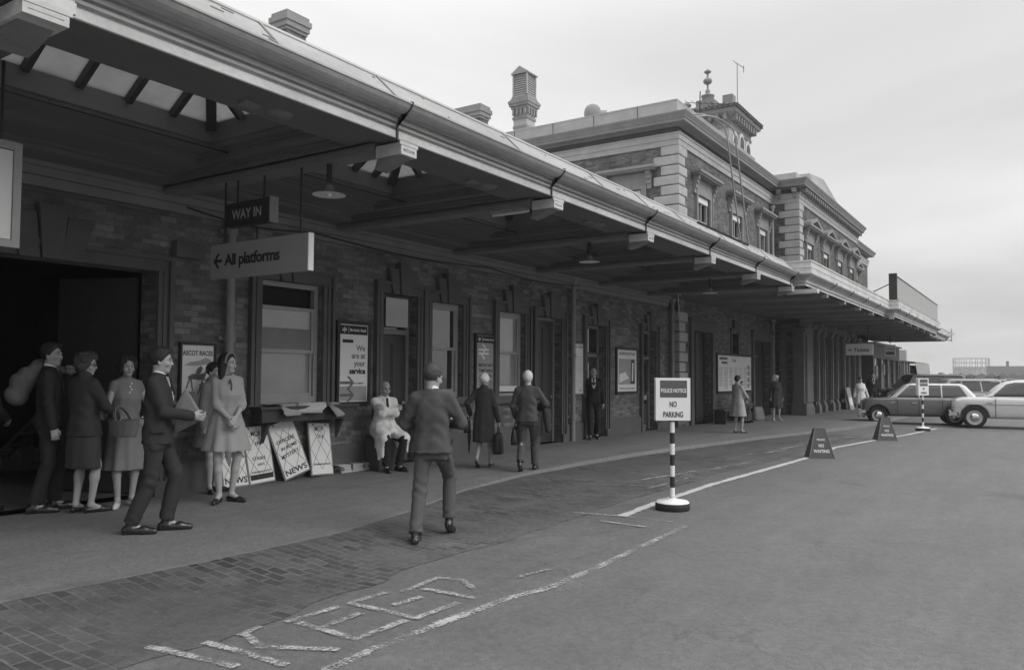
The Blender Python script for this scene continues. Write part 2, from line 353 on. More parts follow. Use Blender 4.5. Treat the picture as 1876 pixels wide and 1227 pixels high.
# ================================================================== THE SINGLE-STOREY RANGE
OPS = dict(entrance=(3.05,5.62,PZ,2.80), w1=(7.17,8.30,1.14,2.88), d1=(9.60,10.46,PZ,2.90), w2=(10.85,11.76,1.16,2.86), w3=(12.95,13.90,1.14,2.84), d2=(14.40,15.42,PZ,2.84), d3=(16.62,17.58,PZ,2.78), d4=(19.82,20.66,PZ,2.80))
rng = thing('brick_range', 'long low brick wall range with doors and sash windows under the canopy', 'building', (8.9, WY, PZ))
mb = MB(); mb.wall(-4, 21.7, PZ-.05, 6.0, WY, .32, list(OPS.values()))
mb.box(-4, 21.7, WY+.4, 17, 5.9, 6.0); mb.box(-4, 2.9, 9.3, 9.4, 0, 5.9); mb.box(5.9, 21.7, WY+.33, 9.4, 0, 5.9); mb.box(-4.1,-4,WY,17,0,6); mb.box(-4,22,17,17.1,0,6)
mb.build('wall', BRICK, rng)
# roof with shallow slope, hidden from the street by the canopy
MB().prism([(WY-.25,6.02),(13,7.25),(17.2,6.02)], (-4,0,0), (0,1,0), (0,0,1), (25.7,0,0)).build('roof', LEAD, rng)
pl = MB()
xs = [-4]+[v for k in ('entrance','d1','d2','d3','d4') for v in (OPS[k][0]-.2, OPS[k][1]+.2)]+[21.7]
for a, b in zip(xs[::2], xs[1::2]):
    pl.prism([(0,PZ-.02),(0,.50),(.06,.44),(.06,PZ-.02)], (a,WY-.002,0), (0,-1,0), (0,0,1), (b-a,0,0))
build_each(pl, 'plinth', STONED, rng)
def architrave(o, w=.19, name='door_surround', sill=False, key=True):
    a, b, c, d = o; m = MB()
    for x0, x1, s in ((a-w,a,1),(b,b+w,-1)):
        m.box(x0, x1, WY-.045, WY-.001, c, d); xo = a-w if s == 1 else b+w
        m.box(xo, xo+s*.055, WY-.085, WY-.046, c, d+w); m.box(xo+s*.09, xo+s*.13, WY-.065, WY-.046, c, d)
        m.box(xo-.02, xo+s*(w+.015), WY-.095, WY-.046, c, c+.18) if not sill else None
    m.box(a-w, b+w, WY-.045, WY-.001, d+.001, d+w); m.box(a-w+.056, b+w-.056, WY-.085, WY-.046, d+w-.055, d+w)
    if sill: m.box(a-w-.06, b+w+.06, WY-.13, WY-.001, c-.13, c-.001)
    s = m.build(name, STONED, rng)
    if key:
        k = MB(); x = (a+b)/2; t = .13+(b-a)*.03; zt = d+w+.33 if b-a < 2 else d+w+.38
        for q, (lo, hi) in enumerate(((-.5,.5),(-1.55,-.56),(.56,1.55))):
            k.prism([(x+lo*t,d-.01),(x+hi*t,d-.01),(x+hi*t*1.45,zt-(0 if not q else .1)),(x+lo*t*1.45,zt-(0 if not q else .1))], (0,WY-.09-.03*(q == 0),0), (1,0,0), (0,0,1), (0,.09+.03*(q == 0)-.002,0))
        k.build('keystone', STONED, rng)
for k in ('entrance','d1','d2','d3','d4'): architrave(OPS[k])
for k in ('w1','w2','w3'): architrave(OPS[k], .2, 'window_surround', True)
def sash(o, frost_up, frost_lo, part='window', top_open=0, rail=None, blind=0):
    a, b, c, d = o; y = WY+.12; m = MB(); zr = rail or (c+d)/2
    for x0, x1 in ((a,a+.07),(b-.07,b)): m.box(x0, x1, y-.03, y+.06, c, d)
    m.box(a+.07, b-.07, y-.03, y+.06, d-.07, d-.001); m.box(a+.07, b-.07, y-.03, y+.06, c+.001, c+.09)
    w = m.build(part, SASHP if part == 'window' else SASH, rng)
    zt = d-.07-top_open; s1 = MB(); s2 = MB()
    for s, z0, z1, yy in ((s1, zr, zt, y-.002), (s2, c+.09, zr+.05, y+.03)):
        s.box(a+.07, a+.115, yy-.02, yy+.02, z0, z1); s.box(b-.115, b-.07, yy-.02, yy+.02, z0, z1)
        s.box(a+.116, b-.116, yy-.02, yy+.02, z0, z0+.05); s.box(a+.116, b-.116, yy-.02, yy+.02, z1-.05, z1)
    s1.build('upper_sash', SASHP, w); s2.build('lower_sash', SASHP, w)
    MB().quad((a+.1,y,zr+.02),(b-.1,y,zr+.02),(b-.1,y,zt-.03),(a+.1,y,zt-.03)).build('pane', GLASSF if frost_up else GLASSD, w)
    MB().quad((a+.1,y+.03,c+.1),(b-.1,y+.03,c+.1),(b-.1,y+.03,zr+.03),(a+.1,y+.03,zr+.03)).build('pane', GLASSF if frost_lo else GLASSD, w)
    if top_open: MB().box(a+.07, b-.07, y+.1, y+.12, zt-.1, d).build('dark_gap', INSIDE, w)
    if blind: MB().quad((a+.12,y-.004,zr+.06),(b-.12,y-.004,zr+.06),(b-.12,y-.004,zr+.36),(a+.12,y-.004,zr+.36)).build('blind', SASH, w)
sash(OPS['w1'], True, True, top_open=.28, rail=1.86, blind=1); sash(OPS['w2'], False, False); sash(OPS['w3'], True, True)
MB().box(13.05,13.80,WY+.09,WY+.13,1.2,1.34).build('window_board', WHITE, rng)
def door(o, transom, glazed=False, y=WY+.2):
    a, b, c, d = o; f = MB()
    for x0, x1 in ((a,a+.07),(b-.07,b)): f.box(x0, x1, y-.04, y+.05, c, d)
    f.box(a+.07, b-.07, y-.04, y+.05, d-.07, d-.001)
    if transom: f.box(a+.07, b-.07, y-.05, y+.05, transom, transom+.08)
    fr = f.build('door_frame', SASH, rng); zt = transom or d-.07
    l = MB(); l.box(a+.071, b-.071, y, y+.045, c+.01, zt)
    n = 2
    for i in range(n):
        x0 = a+.11+i*(b-a-.18)/n; x1 = x0+(b-a-.22)/n-.04
        for z0, z1 in ((c+.15,c+.85),(c+1.0,zt-.15)):
            if glazed and z0 > 1: continue
            l.box(x0, x1, y-.012, y-.001, z0, z1); l.box(x0+.03, x1-.03, y-.02, y-.0125, z0+.03, z1-.03)
    lf = l.build('door', DARKW, rng)
    MB().lathe([(0,-.03),(.025,-.02),(.03,0),(.02,.02),(0,.03)], (b-.13,y-.035,c+1.0), 10).build('handle', SASHP, lf)
    if transom: MB().quad((a+.071,y,transom+.09),(b-.071,y,transom+.09),(b-.071,y,d-.071),(a+.071,y,d-.071)).build('transom_pane', GLASSD, fr)
    if glazed:
        MB().quad((a+.16,y-.004,c+1.05),(b-.16,y-.004,c+1.05),(b-.16,y-.004,zt-.12),(a+.16,y-.004,zt-.12)).build('door_pane', GLASSD, lf)
        MB().box(a+.15, b-.15, y-.02, y-.002, c+.72, c+.95).build('door_plate', SASHP, lf)
    return fr
door(OPS['d1'], 2.24); door(OPS['d2'], None); e3 = door(OPS['d3'], 2.0, True); e4 = door(OPS['d4'], 2.0, True)
MB().box(9.75,10.3,WY+.05,WY+.1,2.36,2.84).build('open_fanlight', GLASSD, rng)
for x0, x1 in ((16.72,17.48),(19.92,20.58)):
    MB().box(x0, x1, WY+.1, WY+.148, 2.0, 2.12).build('door_sign', DARKW, rng)
    MB().text('Enquiries' if x0 < 18 else 'Parcels', ((x0+x1)/2, WY+.098, 2.03), (1,0,0), (0,0,1), .07, width=.5).build('lettering', PAPERG, rng)
# the dark entrance hall with its panelled leaves
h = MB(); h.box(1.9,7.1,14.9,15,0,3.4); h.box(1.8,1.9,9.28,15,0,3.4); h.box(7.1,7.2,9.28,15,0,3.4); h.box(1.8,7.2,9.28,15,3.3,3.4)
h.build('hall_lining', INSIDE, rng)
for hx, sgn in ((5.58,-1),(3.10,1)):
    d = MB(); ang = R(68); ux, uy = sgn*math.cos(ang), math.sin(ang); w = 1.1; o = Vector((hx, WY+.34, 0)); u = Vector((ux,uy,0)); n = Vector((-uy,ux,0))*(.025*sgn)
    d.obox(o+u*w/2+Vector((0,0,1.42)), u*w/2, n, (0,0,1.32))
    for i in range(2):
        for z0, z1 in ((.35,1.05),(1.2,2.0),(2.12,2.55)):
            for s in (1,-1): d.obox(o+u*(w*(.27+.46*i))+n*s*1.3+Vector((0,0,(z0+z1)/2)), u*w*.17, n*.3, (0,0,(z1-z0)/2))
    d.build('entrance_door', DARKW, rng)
# wall plate under the canopy, stringcourse, pipes
mb = MB(); mb.box(-4, 21.4, WY-.14, WY-.001, 3.66, 3.83); mb.box(-4, 21.4, WY-.10, WY-.001, 3.55, 3.655); mb.box(-4,21.4,WY-.2,WY-.141,3.75,3.84)
mb.build('wall_plate', SOFFL, rng)
def downpipe(x, y, z0, z1, r=.05, parent=None, mat=PIPE):
    m = MB(); m.cyl((x,y,z0),(x,y,z1), r, n=14); z = z0+.5
    while z < z1: m.cyl((x,y,z),(x,y,z+.09), r*1.35, n=14); m.box(x-r*2.2,x+r*2.2,y+r,y+r+.03,z+.02,z+.07); z += 1.4
    m.lathe([(r,z1-.2),(r*2,z1-.05),(r*2.2,z1)], (x,y,0), 14); return m.build('downpipe', mat, parent)
for x in (6.60, 15.80, 21.66): downpipe(x, WY-.11, PZ, 3.8, .055, rng)
# dark cable swags and a loose wire on the wall
cb = MB()
for x0, x1 in ((5.9,7.9),(8,12.4),(12.4,16)):
    cb.tube([(x0+(x1-x0)*i/8, WY-.16, 3.62-.08*math.sin(math.pi*i/8)) for i in range(9)], .012, 5)
cb.tube([(7.05,WY-.05,3.6),(7.06,WY-.05,2.0),(7.0,WY-.05,1.6)], .012, 5); cb.build('cable', BLACK, rng)
MB().box(-1,3.0,WY-.02,WY-.001,3.0,3.28).build('name_band', STONED, rng)
st = MB(); st.box(3.9, 5.75, WY-.03, WY-.001, 3.5, 3.545); st.box(5.8,6.2,WY-.12,WY-.001,3.0,3.2); st.build('ledge_block', STONED, rng)
# brick chimneys on the range
for cx, cy, w, d, z0, z1 in ((9.56,11.26,.60,.50,6.4,8.06),(15.4,11.65,.5,1.25,6.4,8.08)):
    m = MB(); m.box(cx-w/2+.08, cx+w/2-.08, cy-d/2+.08, cy+d/2-.08, z0, z1-.35)
    q = [(cx-w/2+.08,cy+d/2-.08),(cx-w/2+.08,cy-d/2+.08),(cx+w/2-.08,cy-d/2+.08),(cx+w/2-.08,cy+d/2-.08),(cx-w/2+.08,cy+d/2-.08)][::-1]
    ch = m.build('chimney', BRICKU, rng); cp = MB()
    for dd, a, b in ((.03,z1-.62,z1-.55),(.02,z1-.34,z1-.28),(.05,z1-.28,z1-.18),(.075,z1-.18,z1-.08),(.04,z1-.08,z1)):
        k = .08-dd; cp.box(cx-w/2+k, cx+w/2-k, cy-d/2+k, cy+d/2-k, a, b-.001)
    cp.build('chimney_cap', STONEG, ch)

# ================================================================== THE CANOPY
can = thing('canopy', 'long timber station canopy with pale moulded fascia and glazed coffers', 'canopy', (10, 6.5, 3.76))
BX = [-.6, 2.32, 5.68, 8.51, 11.34, 14.17, 17.0, 19.83]
FY = 5.0
# profile given as (out from the fascia plane, z); out is toward the street
under = [(-.30,3.80),(-.28,3.79),(-.02,3.785)]
strip = [(-.02,3.7851),(0,3.785),(.003,3.79),(.003,3.852),(-.03,3.857),(-.03,3.872)]
mould = [(-.03,3.8721),(-.03,3.885),(.0,3.89),(.0,3.912),(-.025,3.917),(-.025,3.932),(.012,3.937),(.012,3.962),(-.005,3.967),(-.005,3.985)]
gut = [(-.005,3.986),(.03,3.99),(.035,4.005),(.045,4.008),(.055,4.0),(.08,3.995),(.11,4.0),(.14,4.012),(.165,4.03),(.18,4.05),(.187,4.066),(.2,4.068),(.2,4.082),(.185,4.084),(.14,4.06)]
roofp = [(.16,4.06),(.15,4.075),(-.155,4.365),(-.15,4.375),(-.20,4.42),(-.25,4.43),(-.33,4.42)]
P1 = [(-3.5,FY),(19.9,FY)]
def canopy_part(name, prof, mat, path=P1, par=can): return MB().sweep(path, prof).build(name, mat, par)
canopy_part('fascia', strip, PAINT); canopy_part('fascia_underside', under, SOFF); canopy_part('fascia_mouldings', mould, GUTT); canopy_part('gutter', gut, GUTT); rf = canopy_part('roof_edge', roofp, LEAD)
sm = MB(); x = -3
while x < 19.5:                       # batten rolls and lapped joints on the lead
    sm.sweep([(x,FY),(x+.03,FY)], [(.15,4.078),(.152,4.088),(-.150,4.378),(-.155,4.367)]); x += random.choice((1.35,1.5,1.7,2.1))
for i in range(46):                   # nails, patches and lifted edges
    x = random.uniform(0,19); t = random.random(); y = FY+.10-.2*t*-1-.2; z = 4.24+.12*t
    sm.obox((x, FY-.13+.26*t, 4.098+.248*t), (random.uniform(.006,.06),0,0), (0,.004,.004), (0,-.003,.003))
MB().obox((15.2,FY+.11,4.335),(1.5,0,0),(0,.012,.0),(0,-.014,.022)).build('open_board_joint', BLACK, rf); build_each(sm, 'lead_joint', M('dark_lead', .25, .6, .3, 6, .1), rf)
br = MB()
for x0, x1 in ((-3.5,2.52),):         # breakfront at the near end
    br.sweep([(x0,FY),(x1,FY)], [(.004,3.783),(.055,3.783),(.055,3.855),(.03,3.86),(.03,3.885),(.05,3.89),(.05,3.915),(.03,3.93),(.065,3.94),(.065,3.98),(.04,3.985)])
br.build('fascia_break', PAINT, can)
for i, x in enumerate(BX[1:]):
    w = .135 if i == 0 else .11; b = MB(); zb = 3.665 if i == 0 else 3.645; y0 = FY-(.09 if i == 0 else .012)
    b.box(x-w, x+w, y0, FY+.30, zb, 3.759)
    b.box(x-w-.02, x+w+.02, y0-.015, y0-.001, 3.735, 3.77); fr = .03
    for q in ((x-w,x-w+fr,zb,3.73),(x+w-fr,x+w,zb,3.73),(x-w+fr,x+w-fr,zb,zb+fr),(x-w+fr,x+w-fr,3.70,3.73)): b.box(q[0],q[1],y0-.014,y0-.001,q[2],q[3])
    b.box(x-w+.06, x+w-.06, y0-.010, y0-.001, zb+.05, 3.685)
    o = b.build('fascia_block', PAINT, can)
    c = MB(); c.prism([(FY+.02,zb),(FY+.30,zb),(FY+.34,zb-.10),(FY+.22,zb-.07)], (x-w*.8,0,0), (0,1,0), (0,0,1), (w*1.6,0,0)); c.build('corbel', SOFFL, o)
    b = MB(); b.box(x-.12, x+.12, FY+.31, WY-.201, 3.72, 4.24); b.box(x-.16,x+.16,FY+.31,WY-.201,3.80,3.84); b.box(x-.145,x+.145,FY+.31,WY-.201,3.74,3.765)
    b.build('cross_beam', SOFFL, can)
    if i:
        s = MB(); prof = [(-.02,3.86),(.015,3.87),(.02,3.96),(.04,3.975),(.06,3.985),(.11,3.988),(.15,4.0),(.185,4.03),(.205,4.06),(.212,4.09),(.18,4.10)]
        s.sweep([(x-.157,FY),(x-.149,FY)], prof); s.box(x-.165,x-.145,FY-.022,FY-.006,3.76,3.90); s.build('joint_strap', M('rusty_strap', .07, .7, .4, 9, .2), can)
def rect(a, b, c, d, z): return [(a,c,z),(b,c,z),(b,d,z),(a,d,z)]
def ring(mb, r0, z0, r1, z1):
    a = rect(*r0, z0); b = rect(*r1, z1); mb.add(a+b, [(i, (i+1) % 4, (i+1) % 4+4, i+4) for i in range(4)])
for i, (a, b) in enumerate(zip(BX[:-1], BX[1:])):
    a1, b1 = a+.12, b-.12; y0, y1 = FY+.27, WY-.15
    r = [(a1,b1,y0,y1),(a1+.10,b1-.10,FY+.62,8.35),(a1+.14,b1-.14,FY+.64,8.25),(a1+.26,b1-.26,FY+.68,7.75),(a1+.30,b1-.30,FY+.70,7.65),(a+.48,b-.48,FY+.74,7.36),(a+.50,b-.50,FY+.75,7.32)]
    m = MB(); zs = [(3.80,3.80),(3.80,3.83),(3.83,3.85),(3.85,3.92),(3.92,3.95),(3.95,4.02),(4.02,4.21)]
    ring(m, r[0], 3.80, r[1], 3.80); ring(m, r[1], 3.80, r[1], 3.85); ring(m, r[1], 3.85, r[2], 3.85); ring(m, r[2], 3.85, r[2], 3.875); ring(m, r[2], 3.875, r[3], 3.875)
    ring(m, r[3], 3.875, r[3], 3.94); ring(m, r[3], 3.94, r[4], 3.94); ring(m, r[4], 3.94, r[4], 3.97); ring(m, r[4], 3.97, r[5], 3.97); ring(m, r[5], 3.97, r[5], 4.02); ring(m, r[5], 4.02, r[6], 4.02); ring(m, r[6], 4.02, r[6], 4.22)
    ring(m, r[6], 4.25, (a,b,FY+.27,WY), 4.25)
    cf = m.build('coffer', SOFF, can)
    if i in (1, 2, 3):                  # painted louvres / vents on the soffit
        v = MB(); v.lathe([(.12,0),(.10,-.02),(0,-.025)], ((a+b)/2+.5,FY+.42,3.80), 16); v.box((a+b)/2+.1,(a+b)/2+.26,FY+.36,FY+.46,3.775,3.799); v.build('soffit_vent', SOFFL, cf)
    # hipped glazed lantern
    xa, xb, ya, yb = a+.5, b-.5, FY+.75, 7.32; zc, zr = 4.22, 4.74; ym = (ya+yb)/2; h = (yb-ya)/2; ra, rb = xa+h*.75, xb-h*.75
    g = MB(); g.quad((xa,ya,zc),(xb,ya,zc),(rb,ym,zr),(ra,ym,zr)); g.quad((xb,yb,zc),(xa,yb,zc),(ra,ym,zr),(rb,ym,zr)); g.quad((xa,yb,zc),(xa,ya,zc),(ra,ym,zr)); g.quad((xb,ya,zc),(xb,yb,zc),(rb,ym,zr))
    ln = g.build('lantern_glass', GLASSL, can); bars = MB()
    def bar(p, q, w=.035, h_=.06):
        p, q = Vector(p), Vector(q); d = (q-p).normalized(); s = d.cross(Vector((0,0,1))).normalized(); u = s.cross(d)
        bars.obox((p+q)/2-u*h_*.5, (q-p)/2, s*w, u*h_)
    for p in ((xa,ya),(xa,yb)): bar((p[0],p[1],zc),(ra,ym,zr),.05,.07)
    for p in ((xb,ya),(xb,yb)): bar((p[0],p[1],zc),(rb,ym,zr),.05,.07)
    bar((ra,ym,zr),(rb,ym,zr),.04,.07)
    n = 4
    for k in range(1, n+1):
        x = xa+(xb-xa)*k/(n+1)
        t = min(1, (x-xa)/(ra-xa), (xb-x)/(xb-rb))
        for y in (ya, yb): bar((x,y,zc),(x,y+(ym-y)*t,zc+(zr-zc)*t),.028,.05)
    for k in (1, 2):
        y = ya+(yb-ya)*k/3; t = 1-abs(y-ym)/h
        bar((xa,y,zc),(xa+(ra-xa)*t,y,zc+(zr-zc)*t),.028,.05); bar((xb,y,zc),(xb+(rb-xb)*t,y,zc+(zr-zc)*t),.028,.05)
    bars.build('glazing_bar', DARKW, ln)
# soffit tie rod running just under the coffers
MB().tube([(1,7.2,3.93),(6,7.2,3.92),(19,7.2,3.93)], .01, 5).build('tie_rod', BLACK, can)
# deeper projecting canopy in front of the two-storey house
path2 = [(20.0,5.35),(20.0,4.69),(31.9,4.69),(31.9,4.38),(46.4,4.38),(46.4,4.75),(55.5,4.75),(55.5,8)]
low2 = [(-.08,3.80),(-.03,3.79),(-.03,3.83),(-.07,3.84),(-.07,3.87),(-.02,3.875),(-.02,3.92)]
cov2 = [(-.02,3.921),(.0,3.96),(.06,4.0),(.13,4.03),(.145,4.05)]
up2 = [(.145,4.051),(.155,4.06),(.155,4.10),(.135,4.105),(.135,4.20),(.145,4.205),(.145,4.24),(.13,4.245),(.13,4.35),(.15,4.355),(.15,4.39),(-.1,4.40),(-.4,4.40)]
canopy_part('deep_fascia', low2, PAINT, path2); canopy_part('cove', cov2, GUTT, path2); canopy_part('deep_fascia_band', up2, PAINT, path2)
m = MB()
for a, b, y in ((20,31.9,4.69),(31.9,46.4,4.38),(46.4,55.5,4.75)):
    m.box(a, b-.001 if a != 31.9 else 43.69, y+.33, 8.9 if a < 31 else 7.76 if a < 46 else 8.78, 3.83, 3.9); m.box(43.7,46.399,y+.33,8.78,3.83,3.9) if a == 31.9 else None; m.box(a, b-.001, y+.38, 8.9, 4.3, 4.38)
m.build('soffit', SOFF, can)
bm_ = MB(); x = 20.15
while x < 55: yy = 4.69 if x < 31.9 else 4.38 if x < 46.4 else 4.75; bm_.box(x-.1,x+.1,yy+.34,7.75,3.72,3.829); x += 2.36
build_each(bm_, 'soffit_joist', SOFFL, can)
x = 22.5
while x < 55:
    yy = 4.69 if x < 31.9 else 4.38 if x < 46.4 else 4.75
    MB().box(x-.09,x+.09,yy+.05,yy+.20,3.70,3.795).build('fascia_block', GUTT, can)
    s = MB(); s.sweep([(x+.15,yy),(x+.18,yy)], [(-.02,3.9),(.03,3.96),(.09,4.0),(.16,4.04),(.175,4.1),(.15,4.11)]); s.build('joint_strap', BLACK, can); x += 2.36
MB().box(20.0,20.22,4.45,5.2,3.60,3.70).build('end_block', PAINT, can)
m = MB(); m.tube([(55.2,4.75,3.9),(55.2,4.3,4.3)], .03); m.box(55.1,55.3,4.42,4.5,3.75,4.55); m.tube([(55.2,4.95,4.3),(55.2,4.45,4.3)], .03); m.tube([(55.2,4.9,3.85),(55.2,4.45,3.85)], .03); m.build('end_bracket', PAINT, can)
sb = thing('roof_signboard', 'blank pale signboard standing on the far canopy roof edge', 'signboard', (33,4.5,4.4))
MB().box(33,47.2,4.44,4.49,4.56,5.36).build('panel', M('pale_board', .36, .6, .12, 1.5, .03), sb)
m = MB(); m.box(32.9,33.0,4.44,4.72,4.40,5.5); m.box(33,47.2,4.42,4.5,5.36,5.39)
for x in (36,40,44,47.1): m.box(x-.03,x+.03,4.491,4.56,4.4,5.36)
for x in (33.1,38,43): m.tube([(x,4.55,5.2),(x-.2,6.2,4.4)], .02, 6)
m.build('post', BLACK, sb)
# ================================================================== THE TWO-STOREY HOUSE
HX, HY, CX0, CX1, CYF = 22.0, 8.8, 31.9, 43.7, 7.78
hs = thing('station_house', 'two-storey brick station house with stone quoins, heavy cornice and clock tower', 'building', (32, 8.8, PZ))
UW = [(23.55,24.65),(26.85,27.95),(30.05,31.1)]; CW = [(33.1,34.2),(36.0,37.1),(38.9,40.0),(41.7,42.8)]
GD = [(23.1,24.75,PZ,2.95),(29.3,31.3,PZ,2.9)]
m = MB(); m.wall(HX, CX0, 0, 8.5, HY, .3, [(a,b,5.0,7.22) for a, b in UW]+GD+[(26.75,27.5,2.35,3.05)])
m.wall(HY, 17.5, 0, 8.5, HX, .3, [(9.95,10.85,5.2,7.2),(13.0,13.9,5.2,7.2)], ax='y')
m.wall(CYF, HY, 0, 8.5, CX0, .05, [], ax='y'); m.wall(CYF, HY, 0, 8.5, CX1, .05, [], ax='y'); m.wall(CX1, 53, 0, 8.5, HY, .3, [(45.3,46.3,5,7.2),(48.5,49.5,5,7.2)])
CD = [(33.05,34.1,PZ,3.3),(35.75,36.75,PZ,3.3),(38.35,39.3,PZ,3.3),(40.9,41.8,PZ,3.3)]
m.wall(CX0, CX1, 0, 8.5, CYF, .3, [(a,b,5.0,7.0) for a, b in CW]+CD)
m.box(22.4, 52.9, 9.5, 17.4, 8.2, 8.5); m.box(52.95,53,HY,17.5,0,8.5); m.box(HX,53,17.5,17.6,0,8.5)
m.box(22.31,52.9,9.3,9.35,0,8.2); m.box(22.33,22.36,9.36,17.4,0,8.2); m.box(32.0,43.6,8.3,8.34,0,8.2)
m.build('wall', BRICKU, hs)
path = [(HX,17.5),(HX,HY),(CX0,HY),(CX0,CYF),(CX1,CYF),(CX1,HY),(53,HY),(53,12)]
m = MB(); m.sweep(path, [(-.05,8.40),(.05,8.40),(.055,8.56),(.075,8.565),(.08,8.70),(.105,8.72),(.12,8.76),(.02,8.765),(-.05,8.77)]); m.build('architrave_course', STONE, hs)
m = MB(); m.sweep(path, [(-.05,8.77),(.015,8.77),(.015,8.94),(-.05,8.945)]); m.build('frieze', STONEK, hs)
m = MB(); m.sweep(path, [(-.05,8.945),(.06,8.945),(.09,8.97),(.12,8.99),(.33,9.0),(.34,9.085),(.36,9.09),(.37,9.13),(.41,9.19),(.44,9.24),(.44,9.27),(.0,9.33),(-.1,9.33)]); m.build('cornice', STONEG, hs)
m = MB(); m.sweep([(HX,17.5),(HX,HY),(29.8,HY)], [(-.35,9.3),(-.03,9.3),(-.03,9.74),(-.02,9.75),(-.02,9.79),(-.4,9.80),(-.4,9.3)]); m.build('parapet', STONE, hs)
j = MB()
for y in (10.1,11.6,13.1,14.6): j.box(HX+.016,HX+.03,y,y+.012,9.32,9.78)
j.build('parapet_joint', BLACK, hs)
m = MB(); m.sweep([(CX0,HY+.4),(CX0,CYF),(34.5,CYF)], [(-.5,9.3),(-.08,9.3),(-.08,9.62),(-.4,9.63),(-.4,9.3)])
m.box(22.5,52,10,17,8.5,9.6); m.build('blocking_course', STONE, hs)
dn = MB(); x = CX0+.1
while x < CX1: dn.box(x, x+.14, CYF-.30, CYF-.021, 8.80, 8.942); dn.box(x+.02,x+.12,CYF-.15,CYF-.021,8.70,8.799); x += .36
for y in (CYF+.02, CYF+.62): dn.box(CX0-.30, CX0-.021, y, y+.16, 8.78, 8.942); dn.box(CX0-.2,CX0-.021,y+.02,y+.14,8.6,8.779)
build_each(dn, 'modillion', STONEG, hs)
# quoins, alternate long and short
def quoins(name, cx, cy, z0, z1, wx=True):
    q = MB(); z = z0; i = 0; h = .285
    while z+h < z1:
        L = .72 if i % 2 == 0 else .49; S = .5 if i % 2 == 0 else .72
        prof = [(0,0),(0,L),(.035,L),(.06,L-.02),(.06,.0)]
        e = .055; a = [(cx-e, cy-e), (cx+S*.8, cy-e), (cx+S*.8, cy+.002), (cx+.002, cy+.002), (cx+.002, cy+L), (cx-e, cy+L)]
        def grow(d): return [(a[0][0]-d,a[0][1]-d),(a[1][0]+d,a[1][1]-d),(a[2][0]+d,a[2][1]),a[3],(a[4][0],a[4][1]+d),(a[5][0]-d,a[5][1]+d)]
        lv = [(-.015,z),(.004,z+.01),(.012,z+.03),(.012,z+h-.045),(.002,z+h-.02),(-.015,z+h-.01)]
        vs = [(x, y, zz) for d, zz in lv for x, y in grow(d)]; fs = [(k*6+n, k*6+(n+1) % 6, (k+1)*6+(n+1) % 6, (k+1)*6+n) for k in range(5) for n in range(6)]
        q.add(vs, fs); q.add(vs[-6:], [(0,1,2,3,4,5)]); q.add(vs[:6], [(5,4,3,2,1,0)]); z += h+.012; i += 1
    return q.build(name, STONE, hs)
quoins('quoins', HX, HY, 4.25, 8.4); quoins('quoins', CX0, CYF, 4.25, 8.4); quoins('quoins', HX, HY, .5, 3.7)
def upper_window(a, b, z0, z1, y, pediment=False, ax='x'):
    def BX_(m, u0, u1, v0, v1, za, zb):     # v is distance out from the wall
        if ax == 'x': m.box(u0, u1, y-v1, y-v0, za, zb)
        else: m.box(y-v1, y-v0, u0, u1, za, zb)
    w = .17; s = MB()
    for u in (a-w, b): BX_(s, u, u+w, .002, .06, z0, z1+w); BX_(s, u+(0 if u < a else w-.05), u+(.05 if u < a else w), .061, .09, z0, z1+w)
    BX_(s, a-w+.0501, b+w-.0501, .002, .058, z1+.001, z1+w)
    BX_(s, a-w-.02, b+w+.02, .002, .045, z1+w+.001, z1+.50)
    for u in (a-w-.17, b+w+.02):            # consoles
        for i, (o, q0, q1) in enumerate(((.2,.40,.52),(.16,.28,.399),(.11,.14,.279),(.07,-.02,.139))): BX_(s, u, u+.15, .002, o, z1+q0, z1+q1)
    BX_(s, a-w-.30, b+w+.30, .002, .28, z1+.521, z1+.575); BX_(s, a-w-.34, b+w+.34, .002, .33, z1+.576, z1+.66)
    wi = s.build('window', STONEG, hs)
    if pediment:
        p = MB(); c = (a+b)/2; hw = (b-a)/2+w+.34
        for o, t in ((.33,0),(.27,.11)):
            pass
        p.prism([(c-hw,z1+.661),(c-hw+.02,z1+.72),(c,z1+1.02),(c+hw-.02,z1+.72),(c+hw,z1+.661),(c+hw-.26,z1+.661),(c,z1+.90),(c-hw+.26,z1+.661)], (0,y-.33,0), (1,0,0), (0,0,1), (0,.328,0))
        p.prism([(c-hw+.26,z1+.665),(c,z1+.90),(c+hw-.26,z1+.665)], (0,y-.10,0), (1,0,0), (0,0,1), (0,.098,0))
        p.build('pediment', STONEG, wi)
    f = MB()
    for u in (a, b-.08, (a+b)/2-.03): BX_(f, u, u+(.08 if u != (a+b)/2-.03 else .06), -.14, -.06, z0, z1)
    BX_(f, a+.081, b-.081, -.145, -.055, z1-.08, z1-.001); BX_(f, a+.081, b-.081, -.13, -.07, (z0+z1)/2+.3, (z0+z1)/2+.36)
    f.build('sash_frame', SASHP, wi)
    bl = MB(); BX_(bl, a+.05, b-.05, -.13, -.02, z1-.20, z1-.02); bl.build('blind_box', WHITE, wi) if not pediment or True else None
    g = MB(); BX_(g, a+.02, b-.02, -.20, -.19, z0, z1); g.build('pane', GLASSD, wi)
for a, b in UW: upper_window(a, b, 5.0, 7.22, HY)
for a, b in CW: upper_window(a, b, 5.0, 7.0, CYF, True)
for a, b in ((45.3,46.3),(48.5,49.5)): upper_window(a, b, 5.0, 7.2, HY, True)
for a, b in ((9.95,10.85),(13.0,13.9)): upper_window(a, b, 5.2, 7.2, HX, ax='y')
downpipe(CX0-.28, HY-.1, 4.4, 8.3, .055, hs, SASHP); downpipe(CX0-.3, HY-.1, PZ, 3.8, .055, hs)
